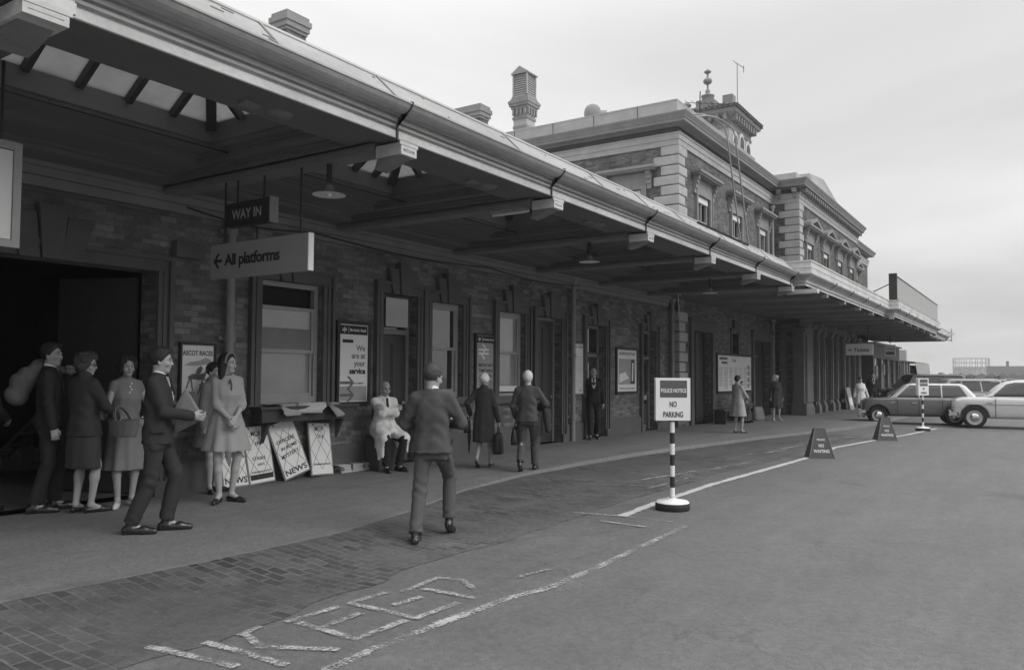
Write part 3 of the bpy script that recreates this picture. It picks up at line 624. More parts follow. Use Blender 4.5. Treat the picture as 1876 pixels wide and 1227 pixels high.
# ground floor doors and stone arcade
for a, b, c, d in GD:
    s = MB()
    for x in (a-.24, b): s.box(x, x+.24, HY-.08, HY-.001, c, d)
    s.box(a-.24, b+.24, HY-.08, HY-.001, d+.001, d+.3); s.box(a-.3, b+.3, HY-.14, HY-.001, d+.301, d+.38); ds = s.build('door_surround', STONED, hs)
    f = MB(); f.box(a, b, HY+.22, HY+.28, c, d)
    for x in (a, (a+b)/2-.04, b-.08): f.box(x, x+.08, HY+.18, HY+.219, c, d)
    for k in range(4): x0 = a+.12+(k % 2)*((b-a)/2); f.box(x0, x0+(b-a)/2-.24, HY+.20, HY+.219, c+.2+(k//2)*1.1, c+1.1+(k//2)*1.3)
    f.build('door', DARKW, ds)
MB().text('Way out', (30.3,HY+.175,2.3), (1,0,0), (0,0,1), .13).build('door_lettering', PAPERG, hs)
s = MB(); s.box(26.7,26.8,HY-.05,HY-.001,2.3,3.1); s.box(27.45,27.55,HY-.05,HY-.001,2.3,3.1); s.box(26.6,27.65,HY-.08,HY-.001,3.101,3.2); s.box(26.9,27.35,HY-.10,HY-.001,3.2,3.5)
w = s.build('high_window', STONED, hs); MB().box(26.8,27.45,HY+.1,HY+.12,2.35,3.1).build('pane', GLASSD, w)
MB().prism([(0,0),(0,.55),(.06,.5),(.06,0)], (24.99,HY-.002,PZ), (0,-1,0), (0,0,1), (4.05,0,0)).build('plinth', STONED, hs)
PIL = [(31.9,32.95),(34.2,34.55),(35.3,35.65),(36.85,37.2),(37.9,38.25),(39.4,39.75),(40.5,40.8),(41.9,42.2),(42.9,43.7)]
for i, (a, b) in enumerate(PIL):
    p = MB(); o = .14 if i else .22; y = CYF
    p.box(a, b, y-o, y-.001, PZ+.45, 3.3); p.box(a+.06, b-.06, y-o-.05, y-o-.001, PZ+.5, 3.2)
    p.box(a-.05, b+.05, y-o-.09, y-.001, PZ, PZ+.30); p.prism([(0,.301),(.07,.301),(.02,.449),(0,.449)], (a-.03,y-o,PZ), (0,-1,0), (0,0,1), (b-a+.06,0,0))
    p.box(a-.03, b+.03, y-o-.06, y-.001, 3.301, 3.42); p.box(a-.06, b+.06, y-o-.1, y-.001, 3.421, 3.5)
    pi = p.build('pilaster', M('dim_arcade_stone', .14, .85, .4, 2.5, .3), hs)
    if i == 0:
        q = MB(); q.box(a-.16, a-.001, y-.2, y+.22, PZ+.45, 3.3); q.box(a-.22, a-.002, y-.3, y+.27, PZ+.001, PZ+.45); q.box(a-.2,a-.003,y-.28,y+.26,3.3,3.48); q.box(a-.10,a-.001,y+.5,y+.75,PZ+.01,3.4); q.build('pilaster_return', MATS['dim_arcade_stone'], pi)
for a, b, c, d in CD:
    f = MB(); f.box(a, b, CYF+.2, CYF+.26, c, d); f.box(a, b, CYF+.12, CYF+.199, 2.3, 2.42)
    for x in (a,b-.09): f.box(x, x+.09, CYF+.14, CYF+.199, c, d)
    for k in range(2): f.box(a+.16+.0, b-.16, CYF+.17, CYF+.199, c+.2+k*1.1, c+1.1+k*1.0)
    f.build('door', DARKW, hs)
MB().box(33.1,34.05,CYF+.05,CYF+.1,2.05,2.28).build('door_plate', SASHP, hs)
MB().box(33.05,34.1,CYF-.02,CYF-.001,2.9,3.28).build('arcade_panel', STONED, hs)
# ventilation turret and cowl on the west roof
vx, vy = 25.4, 16.4
m = MB(); m.box(vx-.30,vx+.30,vy-.30,vy+.30,8.4,11.75)
vt = m.build('vent_turret', STONE, hs)
m = MB()
for k, a, b in ((.32,11.0,11.1),(.335,11.35,11.45),(.33,11.6,11.75),(.37,11.751,11.85),(.43,11.851,11.95),(.46,11.951,12.06),(.40,12.061,12.14),(.36,12.141,12.22)): m.box(vx-k,vx+k,vy-k,vy+k,a,b-.001)
for t in (-.26,-.09,.09,.26):
    m.box(vx-.40,vx-.335,vy+t-.04,vy+t+.04,11.5,11.75); m.box(vx+t-.04,vx+t+.04,vy-.40,vy-.335,11.5,11.75)
m.build('turret_cap', STONEG, vt)
m = MB()
for a, b in ((-.335,-.28),(.28,.335)):
    for c, d in ((-.335,-.28),(.28,.335)): m.box(vx+a,vx+b,vy+c,vy+d,12.221,13.1)
m.box(vx-.335,vx+.335,vy-.335,vy+.335,12.22,12.27)
for k in range(9):
    z = 12.32+k*.085; m.add([(vx+a*(.31 if q < 2 else .27),vy+b*(.31 if q < 2 else .27),z+(0 if q < 2 else .07)) for q in (0,2) for a, b in ((-1,-1),(1,-1),(1,1),(-1,1))], [(i,(i+1)%4,(i+1)%4+4,i+4) for i in range(4)]+[(0,3,2,1)])
m.box(vx-.25,vx+.25,vy-.25,vy+.25,12.27,13.1); m.build('louvre_box', M('weathered_wood', .38, .8, .3, 5, .1), vt)
MB().prism([(-.38,13.101),(.38,13.101),(.38,13.14),(0,13.40),(-.38,13.14)], (vx-.38,vy,0), (0,1,0), (0,0,1), (.76,0,0)).build('turret_roof', LEAD, vt)
cw = MB(); c = Vector((24.3,12.85,10.55)); cw.lathe([(.42,-1.9),(.42,-.32),(.5,-.30),(.5,-.24),(.38,-.22)], c, 18)
cw.lathe([(0,.36),(.1,.34),(.2,.29),(.27,.19),(.30,.05),(.29,-.1),(.25,-.22)], c+Vector((0,0,.12)), 20)
cw.cyl(c+Vector((.05,-.12,.05)), c+Vector((.22,-.40,.0)), .2, .25, 18); cw.build('roof_cowl', STONEG, hs)
# hipped roof behind the centre and clock tower
m = MB(); zc, zt = 9.3, 11.55; b_ = [(39.2,8.5),(46.2,8.2),(46.2,12.0),(39.2,12.0)]; t_ = [(40.2,9.25),(41.9,8.95),(41.9,9.6),(40.2,9.7)]
m.add([(x,y,zc) for x,y in b_]+[(x,y,zt) for x,y in t_], [(i,(i+1)%4,(i+1)%4+4,i+4) for i in range(4)]+[(4,5,6,7)]); m.build('hipped_roof', LEAD, hs)
tx, ty, hw = 38.0, 13.6, 1.62
t = MB(); t.box(tx-hw,tx+hw,ty-hw,ty+hw,8.4,13.45); tw = t.build('clock_tower', STONE, hs)
t = MB(); q = [(tx-hw,ty+hw),(tx-hw,ty-hw),(tx+hw,ty-hw),(tx+hw,ty+hw),(tx-hw,ty+hw)]
t.sweep(q, [(0,13.3),(.05,13.3),(.07,13.42),(.03,13.45),(.03,13.75),(.10,13.78),(.40,13.95),(.45,14.1),(.0,14.15)])
for k in range(9):
    o = -hw+.02+k*(2*hw-.2)/8
    t.box(tx+o,tx+o+.16,ty-hw-.34,ty-hw-.03,13.62,13.94); t.box(tx-hw-.34,tx-hw-.03,ty+o,ty+o+.16,13.62,13.94)
t.build('tower_cornice', STONEG, tw)
t = MB(); ro = hw+.52; t.add([(tx-ro,ty-ro,14.11),(tx+ro,ty-ro,14.11),(tx+ro,ty+ro,14.11),(tx-ro,ty+ro,14.11),(tx-ro+.04,ty-ro+.04,14.24),(tx+ro-.04,ty-ro+.04,14.24),(tx+ro-.04,ty+ro-.04,14.24),(tx-ro+.04,ty+ro-.04,14.24),(tx,ty,15.0)],
  [(0,1,5,4),(1,2,6,5),(2,3,7,6),(3,0,4,7),(4,5,8),(5,6,8),(6,7,8),(7,4,8),(0,3,2,1)])
for k in range(16):
    o = -ro+k*2*ro/16+.1; t.cyl((tx+o,ty-ro-.02,14.2),(tx+o*.2,ty-.3,14.98),.06,.02,6); t.cyl((tx-ro-.02,ty+o,14.2),(tx-.3,ty+o*.2,14.98),.06,.02,6)
t.build('tower_roof', STONEK, tw)
def arch(c, w, z0, zs, n=10): return [(c-w,z0),(c+w,z0)]+[(c+w*math.cos(math.pi*i/n), zs+w*1.25*math.sin(math.pi*i/n)) for i in range(n+1)]
a1 = MB(); a2 = MB()
for k in (-1,0,1):
    c = k*.98; zs = 12.72 if k else 12.86
    for mm, w, d in ((a1,.42,.10),(a2,.27,.115)):
        mm.prism(arch(tx+c,w,10.2,zs), (0,ty-hw-d,0), (1,0,0), (0,0,1), (0,d-.002,0)); mm.prism(arch(ty+c,w,10.2,zs), (tx-hw-d,0,0), (0,1,0), (0,0,1), (d-.002,0,0))
a1.build('tower_arch', M('pale_stone', .55, .8, .25, 3, .2), tw); a2.build('tower_window', STONEK, tw)
fn = MB(); fn.box(tx-.45,tx+.45,ty-.45,ty+.45,14.6,15.25); fn.lathe([(.30,15.2),(.30,15.5),(.33,15.52),(.33,15.58),(.14,15.62),(.10,15.72),(.13,15.80),(.10,15.86),(.05,15.92),(.045,16.12),(.07,16.15),(.19,16.22),(.23,16.32),(.19,16.42),(.06,16.48),(.04,16.66),(.07,16.69),(.17,16.76),(.18,16.81),(.07,16.88),(.02,16.95)], (tx,ty,0), 14)
fn.lathe([(.22,14.3),(.22,15.0),(.3,15.05),(.3,15.15),(.15,15.2)], (tx-.5,ty+1.0,0), 12); fn.build('finial', STONEG, tw)
MB().box(tx-.3,tx+.2,ty-1.35,ty-.85,14.3,15.35).build('tower_chimney', STONEG, tw)
# aerials and roof ladder
ar = thing('aerial', 'thin tall television aerial mast on the clock tower roof', 'aerial', (38.3,12.2,14.3))
m = MB(); m.cyl((38.3,12.2,14.2),(38.3,12.2,17.0),.016,n=6); m.tube([(38.3,12.4,17.2),(38.3,11.9,16.75)],.012,5)
for y in (12.35,12.1,11.92): m.tube([(38.05,y,17.2-.9*(12.4-y)),(38.55,y,17.2-.9*(12.4-y))],.007,5)
m.tube([(38.3,11.88,16.85),(38.3,11.88,16.5)],.016,5); m.build('mast', BLACK, ar)
ar = thing('aerial', 'many-armed television aerial on the house roof beside the tower finial', 'aerial', (33,12.2,9.6))
m = MB(); m.cyl((33,12.3,9.5),(33,12.15,14.0),.024,n=6); m.tube([(32.9,12.8,13.6),(33.05,10.9,13.2)],.012,5); m.tube([(33,12.7,12.7),(33,11.7,12.6)],.012,5)
for k in range(7): m.tube([(32.6,12.7-.28*k,13.58-.06*k),(33.4,12.7-.28*k,13.58-.06*k)],.009,5)
for y in (12.7,12.2,11.8): m.tube([(33,y,12.9),(33,y,12.4)],.009,5)
m.build('mast', BLACK, ar)
ld = thing('roof_ladder', 'slender pale roof ladder with hooped top leaning on the house cornice', 'ladder', (27,8.1,4.45)); m = MB(); rg = MB()
A = Vector((27.25,8.25,4.45)); B = Vector((25.0,8.18,9.35))
for s in (-.17,.17):
    o = Vector((s*.9,-s*.5,0)); pts = [A+o, B+o]+[B+o+Vector((-.95*(1-math.cos(t)), .35*(1-math.cos(t)), .42*math.sin(t))) for t in [math.pi*k/8 for k in range(1,9)]]
    m.tube(pts, .026, 6)
m.build('rail', LEAD, ld)
for k in range(14): p = A.lerp(B, (k+.5)/14); o = Vector((.153,-.085,0)); rg.cyl(p-o, p+o, .006, n=5)
rg.build('rungs', SASH, ld)

# ================================================================== KIOSK AND THE FAR END
kk = thing('kiosk', 'low dark kiosk with glazed front under the far canopy', 'kiosk', (50,7.8,PZ))
m = MB(); m.box(45.9,55.4,7.4,8.75,PZ,.75); m.box(45.9,55.4,7.4,8.75,2.6,3.36); m.box(45.9,46.4,7.4,8.75,.751,2.599); m.box(45.92,55.38,8.5,8.74,.751,2.599)
for x in (48.5,50.8,53.0,55.0): m.box(x,x+.35,7.41,7.8,.751,2.599)
m.build('body', M('dark_green_board', .10, .6, .3, 3, .1), kk)
MB().box(45.8,55.5,7.25,8.76,3.361,3.45).build('roof', SASHP, kk)
for a, b in ((46.4,48.5),(48.85,50.8),(51.15,53.0),(53.35,55.0)): MB().box(a+.01,b-.01,7.55,7.57,.76,2.59).build('pane', GLASSF, kk)
for x, z in ((46.7,1.1),(47.5,1.6),(49.1,1.3),(50,1.7),(51.4,1.2)): MB().box(x,x+.5,7.50,7.54,z,z+.6).build('window_card', PAPERG, kk)
fs = thing('shop', 'flat-roofed shop with pale fascia and awning beyond the kiosk', 'shop', (64,7.6,0))
m = MB(); m.box(59,69.5,8.2,11,0,2.5); m.box(69.3,69.5,7.4,8.2,0,2.5); m.build('wall', INSIDE, fs)
MB().box(57.5,69.5,7.25,11,2.64,3.35).build('fascia', M('pale_fascia', .62, .6, .1, 3, .05), fs)
MB().prism([(7.2,2.6),(7.23,2.6),(7.12,1.8),(7.09,1.8)], (61.5,0,0), (0,1,0), (0,0,1), (8,0,0)).build('awning', M('awning_canvas', .3, .8, .15, 3, .1), fs)
for x in (57.6,58.8,60.0): MB().box(x,x+.3,7.4,7.65,0,2.639).build('pier', SASH, fs)
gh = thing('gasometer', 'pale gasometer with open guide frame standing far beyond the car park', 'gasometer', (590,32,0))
gx, gy, gr = 590, 37.0, 10.2; m = MB(); m.cyl((gx,gy,0),(gx,gy,8.2),gr*.96,n=40); m.build('tank', M('hazed_gas_tank', .32, .8, .2, .1, 0), gh)  # tank grey lightened so the colour itself carries part of the haze
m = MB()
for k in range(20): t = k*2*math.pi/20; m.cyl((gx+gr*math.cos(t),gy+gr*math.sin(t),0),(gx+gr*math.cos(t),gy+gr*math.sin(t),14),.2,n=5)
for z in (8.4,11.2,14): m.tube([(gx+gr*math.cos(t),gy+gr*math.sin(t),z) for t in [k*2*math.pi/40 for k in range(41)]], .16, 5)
m.build('guide_frame', M('hazed_iron', .26, .8, .1, 1, 0), gh)  # frame iron paled too, distance haze put into its colour
wh = thing('warehouse', 'long low warehouse with small roof vents on the horizon beside the gasometer', 'building', (450,-20,0))
m = MB(); m.box(445,470,-60,21.5,0,7.2); m.build('wall', M('far_brick', .13, .9, .3, .05, 0), wh)
m = MB()
for y in (13,2,-12,-30): m.box(450,452,y-.6,y+.6,7.2,9.6)
m.build('roof_vent', M('far_slate', .1, .9, .2, 1, 0), wh)
lo = thing('low_building', 'long dark hedge-high building row on the horizon behind the parked cars', 'building', (300,10,0))
m = MB(); m.box(300,320,-50,30,0,2.4); m.box(290,299,12,30,0,2.0)
for k in range(26): y = 28-3*k; m.prism([(-1.3,2.4),(1.3,2.4),(0,2.4+random.uniform(.3,1.0))], (302,y,0), (0,1,0), (0,0,1), (10,0,0))
m.build('wall', MATS['far_brick'], lo)
# bushes on the horizon in the gap beside the shop
def bush(loc, rx, rz, label):
    t = thing('bush', label, 'bush', loc); m = MB(); r = random.Random(int(loc[1]*10))
    for k in range(420):
        a, b, q = r.uniform(0,6.28), r.uniform(0,1), r.random()**.4; p = Vector((rx*q*math.cos(a)*math.sqrt(1-b*b*.8), rx*q*math.sin(a)*math.sqrt(1-b*b*.8), rz*(.1+.9*b*q)))
        d1 = Vector((r.gauss(0,1),r.gauss(0,1),r.gauss(0,1))).normalized()*rx*.09; d2 = d1.orthogonal().normalized()*rx*.07
        p = Vector(loc)+p; m.quad(p-d1-d2,p+d1-d2,p+d1+d2,p-d1+d2)
    m.build('foliage', M('foliage', .07, .8, .4, 1, 0), t); MB().cyl(loc, Vector(loc)+Vector((0,0,rz*.6)), rx*.06, rx*.02, 6).build('stem', DARKW, t)
bush((190,15.2,0), 1.9, 2.2, 'rounded far bush just right of the awning shop'); bush((192,12.2,0), 1.5, 2.0, 'far bush left of the gasometer foot'); bush((195,8.5,0), 1.8, 2.1, 'broad far bush in front of the gasometer')
# ================================================================== SIGNS, POSTERS, FURNITURE
XA, YA, ZA = Vector((1,0,0)), Vector((0,1,0)), Vector((0,0,1))
def double_arrow(mb, o, u, v, s):           # two bars with two opposed arrow flights
    o, u, v = Vector(o), Vector(u).normalized(), Vector(v).normalized(); w = u.cross(v)*.001
    for poly in ([(-1,.12),(1,.12),(1,.32),(-1,.32)], [(-1,-.32),(1,-.32),(1,-.12),(-1,-.12)], [(-.35,.85),(-.02,.85),(.55,.33),(.22,.33)], [(-.30,-.10),(.04,-.10),(.34,.11),(.02,.11)], [(-.55,-.33),(-.22,-.33),(.35,-.85),(.02,-.85)]):
        mb.add([o+u*(p*s)+v*(q*s)+w for p, q in poly], [tuple(range(len(poly)))])
def framed(label, x0, x1, z0, z1, y=WY, fr=.055, name='poster_frame', frame_mat=BLACK, paper=PAPER, group='framed posters on the wall'):
    t = thing(name, label, 'poster', ((x0+x1)/2, y, z0), group=group); m = MB(); d = .05
    m.box(x0,x0+fr,y-d,y-.002,z0,z1); m.box(x1-fr,x1,y-d,y-.002,z0,z1); m.box(x0+fr,x1-fr,y-d,y-.002,z0,z0+fr); m.box(x0+fr,x1-fr,y-d,y-.002,z1-fr,z1)
    m.build('frame', frame_mat, t); MB().box(x0+fr+.001,x1-fr-.001,y-.03,y-.003,z0+fr+.001,z1-fr-.001).build('paper', paper, t); return t, y-.0315
# horse racing poster
t, y = framed('horse racing poster with a jockey and headline beside the entrance', 5.93, 6.45, 1.06, 1.95, fr=.03)
MB().text('ASCOT RACES', (6.19,y,1.79), XA, ZA, .085, width=.43).build('headline', INK, t)
m = MB()
def blob(mb, pts, o, s, yy): mb.add([(o[0]+a*s, yy, o[1]+b*s) for a, b in pts], [tuple(range(len(pts)))])
for k, (ox, oz, s) in enumerate(((6.20,1.50,.17),(6.33,1.40,.13))):
    blob(m, [(-.9,.1),(-.5,.32),(.1,.28),(.5,.4),(.8,.85),(1.05,.7),(.98,.6),(.75,.5),(.55,-.05),(.1,-.15),(-.4,-.08),(-.75,-.1)], (ox,oz), s, y-k*.0004)
    for a, b in (((-.7,0),(-1.0,-.8)),((-.6,-.05),(-.45,-.95)),((.45,0),(.95,-.45)),((.4,-.1),(.15,-.9))):
        m.add([(ox+(a[0]-.08)*s,y-k*.0004-.0002,oz+a[1]*s),(ox+(a[0]+.08)*s,y-k*.0004-.0002,oz+a[1]*s),(ox+(b[0]+.05)*s,y-k*.0004-.0002,oz+b[1]*s),(ox+(b[0]-.05)*s,y-k*.0004-.0002,oz+b[1]*s)], [(0,1,2,3)])
    blob(m, [(-.25,.3),(.15,.3),(.4,.75),(.2,.95),(-.1,.7)], (ox,oz), s, y-k*.0004-.0006)
m.build('picture', INKG, t)
m = MB(); blob(m, [(-1,-.1),(-.6,.12),(0,.2),(.5,.4),(.9,.3),(1,0),(.3,-.05),(-.3,-.12)], (6.2,1.68), .2, y); m.build('hill', PAPERG, t)
MB().text('RACE DAY', (6.05,y,1.30), XA, ZA, .04).text('EXCURSIONS', (6.05,y,1.25), XA, ZA, .035, width=.16).text('FROM THIS STATION', (6.19,y,1.13), XA, ZA, .04, width=.38).build('small_print', INK, t)
# service poster
def rail_header(t, x0, x1, z0, z1, y):
    MB().quad((x0,y,z0),(x1,y,z0),(x1,y,z1),(x0,y,z1)).build('header', INK, t); zc = (z0+z1)/2; m = MB(); h = z1-z0
    double_arrow(m, (x0+(x1-x0)*.15,y-.001,zc), XA, ZA, h*.36); m.text('British Rail', (x0+(x1-x0)*.64,y-.0008,zc-h*.14), XA, ZA, h*.42, width=(x1-x0)*.58)
    m.box(x0+(x1-x0)*.3,x0+(x1-x0)*.3+.006,y-.002,y-.001,z0+.015,z1-.015); m.build('header_lettering', WHITE, t)
t, y = framed('tall black-framed service poster with large words beside the news window', 8.58, 9.31, 1.08, 2.39)
rail_header(t, 8.65, 9.24, 2.18, 2.32, y)
m = MB(); 
for s, z in (('We',1.93),('are at',1.81),('your',1.69)): m.text(s, (9.19,y,z), XA, ZA, .125, 'RIGHT')
m.build('slogan', INKG, t); m = MB(); m.text('service', (9.2,y,1.57), XA, ZA, .13, 'RIGHT', spacing=.95, bold=.035); m.build('service_word', INK, t); MB().quad((8.70,y,2.05),(8.93,y,2.05),(8.93,y,2.10),(8.70,y,2.10)).build('caption_bar', INK, t)
for zc in (1.43,1.24):
    m = MB(); m.quad((8.66,y-.0003,zc-.022),(8.95,y-.0003,zc-.022),(8.95,y-.0003,zc+.022),(8.66,y-.0003,zc+.022))
    for sgn in (1,-1): m.add([(8.80,y-.0006,zc+sgn*.10),(8.85,y-.0006,zc+sgn*.10),(8.95,y-.0006,zc+sgn*.015),(8.89,y-.0006,zc+sgn*.015)], [(0,1,2,3)])
    m.build('arrow_band', INKG, t)
MB().text('at a station', (9.06,y,1.41), XA, ZA, .045, width=.2).build('small_print', INK, t)
m = MB()
for k in range(5): m.quad((8.66,y+.0008,1.15+k*.045),(9.23,y+.0008,1.15+k*.045),(9.23,y+.0008,1.195+k*.045),(8.66,y+.0008,1.195+k*.045))
m.build('tinted_band', PAPERG, t)
# grey poster with arrow symbol
t, y = framed('grey narrow poster with white arrow symbol between the second and third sash windows', 12.14, 12.84, 1.12, 2.36, paper=PAPERG, fr=.04)
rail_header(t, 12.19, 12.79, 2.18, 2.31, y); m = MB(); double_arrow(m, (12.42,y,2.01), XA, ZA, .17); m.build('symbol', WHITE, t)
m = MB(); m.text('IMPORTANT', (12.49,y,1.72), XA, ZA, .085, width=.48).text('TIMETABLE', (12.49,y,1.62), XA, ZA, .08, width=.46).text('CHANGES', (12.49,y,1.52), XA, ZA, .08, width=.4)
for k in range(5): m.text('services altered on all lines', (12.49,y,1.42-.045*k), XA, ZA, .03, width=.46)
m.build('lettering', INK, t)
t, y = framed('pale notice sheet with small print beside the second downpipe', 15.88, 16.44, 1.12, 2.32, fr=.03, frame_mat=SASH)
m = MB(); m.text('TRAIN TIMES', (16.16,y,2.2), XA, ZA, .07, width=.46)
for k in range(17): m.text(('Mondays to Fridays 7.10 7.40 8.05','Saturdays only 9.15 10.20','London Bristol Oxford Newbury')[k % 3], (16.16,y,1.98-.05*k), XA, ZA, .03, width=.4)
m.text('1968', (16.28,y,1.2), XA, ZA, .06); m.build('lettering', INKG, t)
t, y = framed('wide travel poster with dark picture and pale border between the two glazed doors', 18.16, 19.44, 1.10, 2.29, fr=.06)
MB().quad((18.3,y,1.34),(19.3,y,1.34),(19.3,y,2.0),(18.3,y,2.0)).build('picture', PAPERG, t)
m = MB(); m.quad((19.0,y-.0005,1.36),(19.25,y-.0005,1.36),(19.22,y-.0005,1.98),(19.05,y-.0005,1.98)); m.text('SEE BRITAIN BY TRAIN', (18.8,y,2.10), XA, ZA, .09, width=.95); m.text('Cheap day returns every weekday', (18.8,y,1.22), XA, ZA, .06, width=.9); m.build('lettering', INK, t)
m = MB(); m.add([(19.08,y-.001,1.42),(19.16,y-.001,1.42),(19.19,y-.001,1.9),(19.1,y-.001,1.9)], [(0,1,2,3)]); m.add([(18.34,y-.0006,1.38),(18.9,y-.0006,1.5),(18.7,y-.0006,1.66),(18.34,y-.0006,1.6)],[(0,1,2,3)]); m.build('figure', PAPER, t)
# timetable board
t, y = framed('large white timetable board above the bench on the house wall', 25.25, 29.0, 1.0, 2.33, y=HY, fr=.07, name='timetable_board', group=None)
m = MB(); m.quad((25.5,y,2.12),(26.3,y,2.12),(26.3,y,2.2),(25.5,y,2.2)); m.quad((25.7,y,1.98),(26.3,y,1.98),(26.3,y,2.06),(25.7,y,2.06)); m.text('Trains', (27.0,y,2.06), XA, ZA, .16)
for c in range(7):
    for k in range(15 if c % 2 else 13): m.text(('06.35 07.20','08.05 09.40','10.15 11.50','12.30 14.05')[(k+c) % 4], (25.62+.52*c,y,1.84-.05*k), XA, ZA, .038, width=.34)
m.build('lettering', INKG, t); m = MB()
for k in range(4): m.quad((28.45,y-.0006,1.15+.22*k),(28.75,y-.0006,1.15+.22*k),(28.75,y-.0006,1.3+.22*k),(28.45,y-.0006,1.3+.22*k))
m.build('panel', PAPERG, t)
# hanging signs under the canopy, facing along the platform front
ap = thing('hanging_sign', 'long pale hanging sign with bold words and a left-pointing arrow', 'sign', (5.62,7.05,2.63))
MB().box(5.59,5.65,6.25,7.86,2.63,3.02).build('panel', M('sign_grey', .29, .4, .08, 2, .02), ap)
m = MB(); UY = Vector((0,-1,0)); fx = 5.588
m.text('All platforms', (fx,7.60,2.775), UY, ZA, .175, 'LEFT', spacing=.92, bold=.034, width=.93); 
o = Vector((fx-.001,7.72,2.83)); m.add([o+Vector((0,-a,b)) for a, b in ((-.06,-.017),(.07,-.017),(.07,.017),(-.06,.017))], [(0,1,2,3)])
for sg in (1,-1): m.add([o+Vector((-.0004,-a,b*sg)) for a, b in ((-.085,0),(-.01,.085),(.03,.085),(-.035,0))], [(0,1,2,3)])
m.build('lettering', INK, ap); m = MB(); m.box(5.585,5.655,6.235,6.2495,2.63,3.02); m.build('end_strip', WHITE, ap)
MB().tube([(5.62,6.40,3.02),(5.62,6.40,3.72)], .012, 6).build('hanger', BLACK, ap); MB().tube([(5.62,7.65,3.02),(5.62,7.65,3.72)], .012, 6).build('hanger', BLACK, ap)
wi = thing('hanging_sign', 'small black hanging sign with pale capitals above the long arrow sign', 'sign', (5.63,7.2,3.2))
MB().box(5.58,5.68,6.85,7.60,3.20,3.46).build('panel', BLACK, wi); MB().text('WAY IN', (5.578,7.225,3.275), UY, ZA, .15, width=.5).build('lettering', PAPERG, wi)
MB().box(5.575,5.685,6.83,6.8495,3.19,3.47).build('end_strip', PIPE, wi); m = MB()
for yy in (7.0,7.45): m.tube([(5.63,yy,3.46),(5.63,yy,3.72)], .012, 6)
build_each(m, 'hanger', BLACK, wi)
tk = thing('hanging_sign', 'white hanging sign with double arrow mark in front of the arcade', 'sign', (36,6.3,2.5))
MB().box(35.96,36.04,5.80,6.86,2.49,2.97).build('panel', PAPER, tk); m = MB(); m.text('Tickets', (35.958,6.55,2.64), UY, ZA, .21, 'LEFT'); 
m.build('lettering', INK, tk); m = MB(); double_arrow(m, (35.958,6.70,2.71), UY, ZA, .08); m.build('symbol', INK, tk); m = MB()
for yy in (6.0,6.65): m.tube([(36,yy,2.97),(36,yy,3.73)], .015, 6)
build_each(m, 'hanger', BLACK, tk)
sgd = ray(1631,642); SY = sgd.y*44/sgd.x; sg = thing('hanging_sign', 'small square white sign hanging between the arcade and the kiosk', 'sign', (44,SY,2.6))
MB().box(43.97,44.03,SY-.24,SY+.24,2.62,3.2).build('panel', PAPER, sg); m = MB(); m.text('TAXIS', (43.968,SY,2.95), UY, ZA, .12, width=.4); m.quad(*[(43.967,SY+a,b) for a, b in ((.2,2.7),(-.2,2.7),(-.2,2.85),(.2,2.85))]); m.build('lettering', INKG, sg)
MB().tube([(44,SY,3.2),(44,SY,3.73)], .015, 6).build('hanger', BLACK, sg)
nb = thing('hanging_board', 'pale framed board hanging before the wide entrance under the canopy', 'sign', (2.3,6.3,2.5))
c0, c1 = 2.835, 2.5
m = MB(); m.box(c0-.055,c0,6.27,6.33,2.48,3.26); m.box(1.7,c0-.056,6.27,6.33,2.48,2.535); m.box(1.7,c0-.056,6.27,6.33,3.2,3.26); m.box(1.64,1.699,6.27,6.33,2.48,3.26); m.build('frame', SOFFL, nb)
MB().box(1.70,c0-.057,6.285,6.32,2.54,3.195).build('panel', M('backed_panel', .45, .6, .1, 2, .03), nb); m = MB()
for xx in (1.9,2.7): m.tube([(xx,6.3,3.26),(xx,6.3,3.85)], .012, 6)
build_each(m, 'hanger', BLACK, nb)
# pendant lamps and strip lamp
ENAM = M('enamel_shade', .75, .35, .1, 4, .02)
for x, lb in ((5.68,'enamel pendant lamp hanging just above the long platforms sign'),(11.34,'enamel pendant lamp hanging at the middle of the canopy'),(17.0,'enamel pendant lamp hanging nearest the two-storey house')):
    p = thing('pendant_lamp', lb, 'lamp', (x,6.05,3.4), group='pendant lamps under the canopy')
    m = MB(); m.lathe([(.175,3.40),(.172,3.406),(.11,3.42),(.06,3.432),(.035,3.50)], (x,6.05,0), 24); m.build('shade', SASH, p)
    MB().lathe([(.17,3.402),(.10,3.41),(.0,3.415)], (x,6.05,0), 24).build('shade_lining', ENAM, p)
    MB().lathe([(.0,3.385),(.025,3.392),(.03,3.41),(.02,3.43)], (x,6.05,0), 12).build('bulb', WHITE, p); MB().cyl((x,6.05,3.54),(x,6.05,3.73),.03,n=10).build('stem', BLACK, p)
p = thing('strip_lamp', 'short white strip lamp under a cross beam of the canopy', 'lamp', (8.51,5.7,3.66)); MB().box(8.47,8.55,5.45,6.0,3.68,3.735).build('casing', SASHP, p); MB().cyl((8.51,5.47,3.665),(8.51,5.98,3.665),.018,n=10).build('tube', WHITE, p)
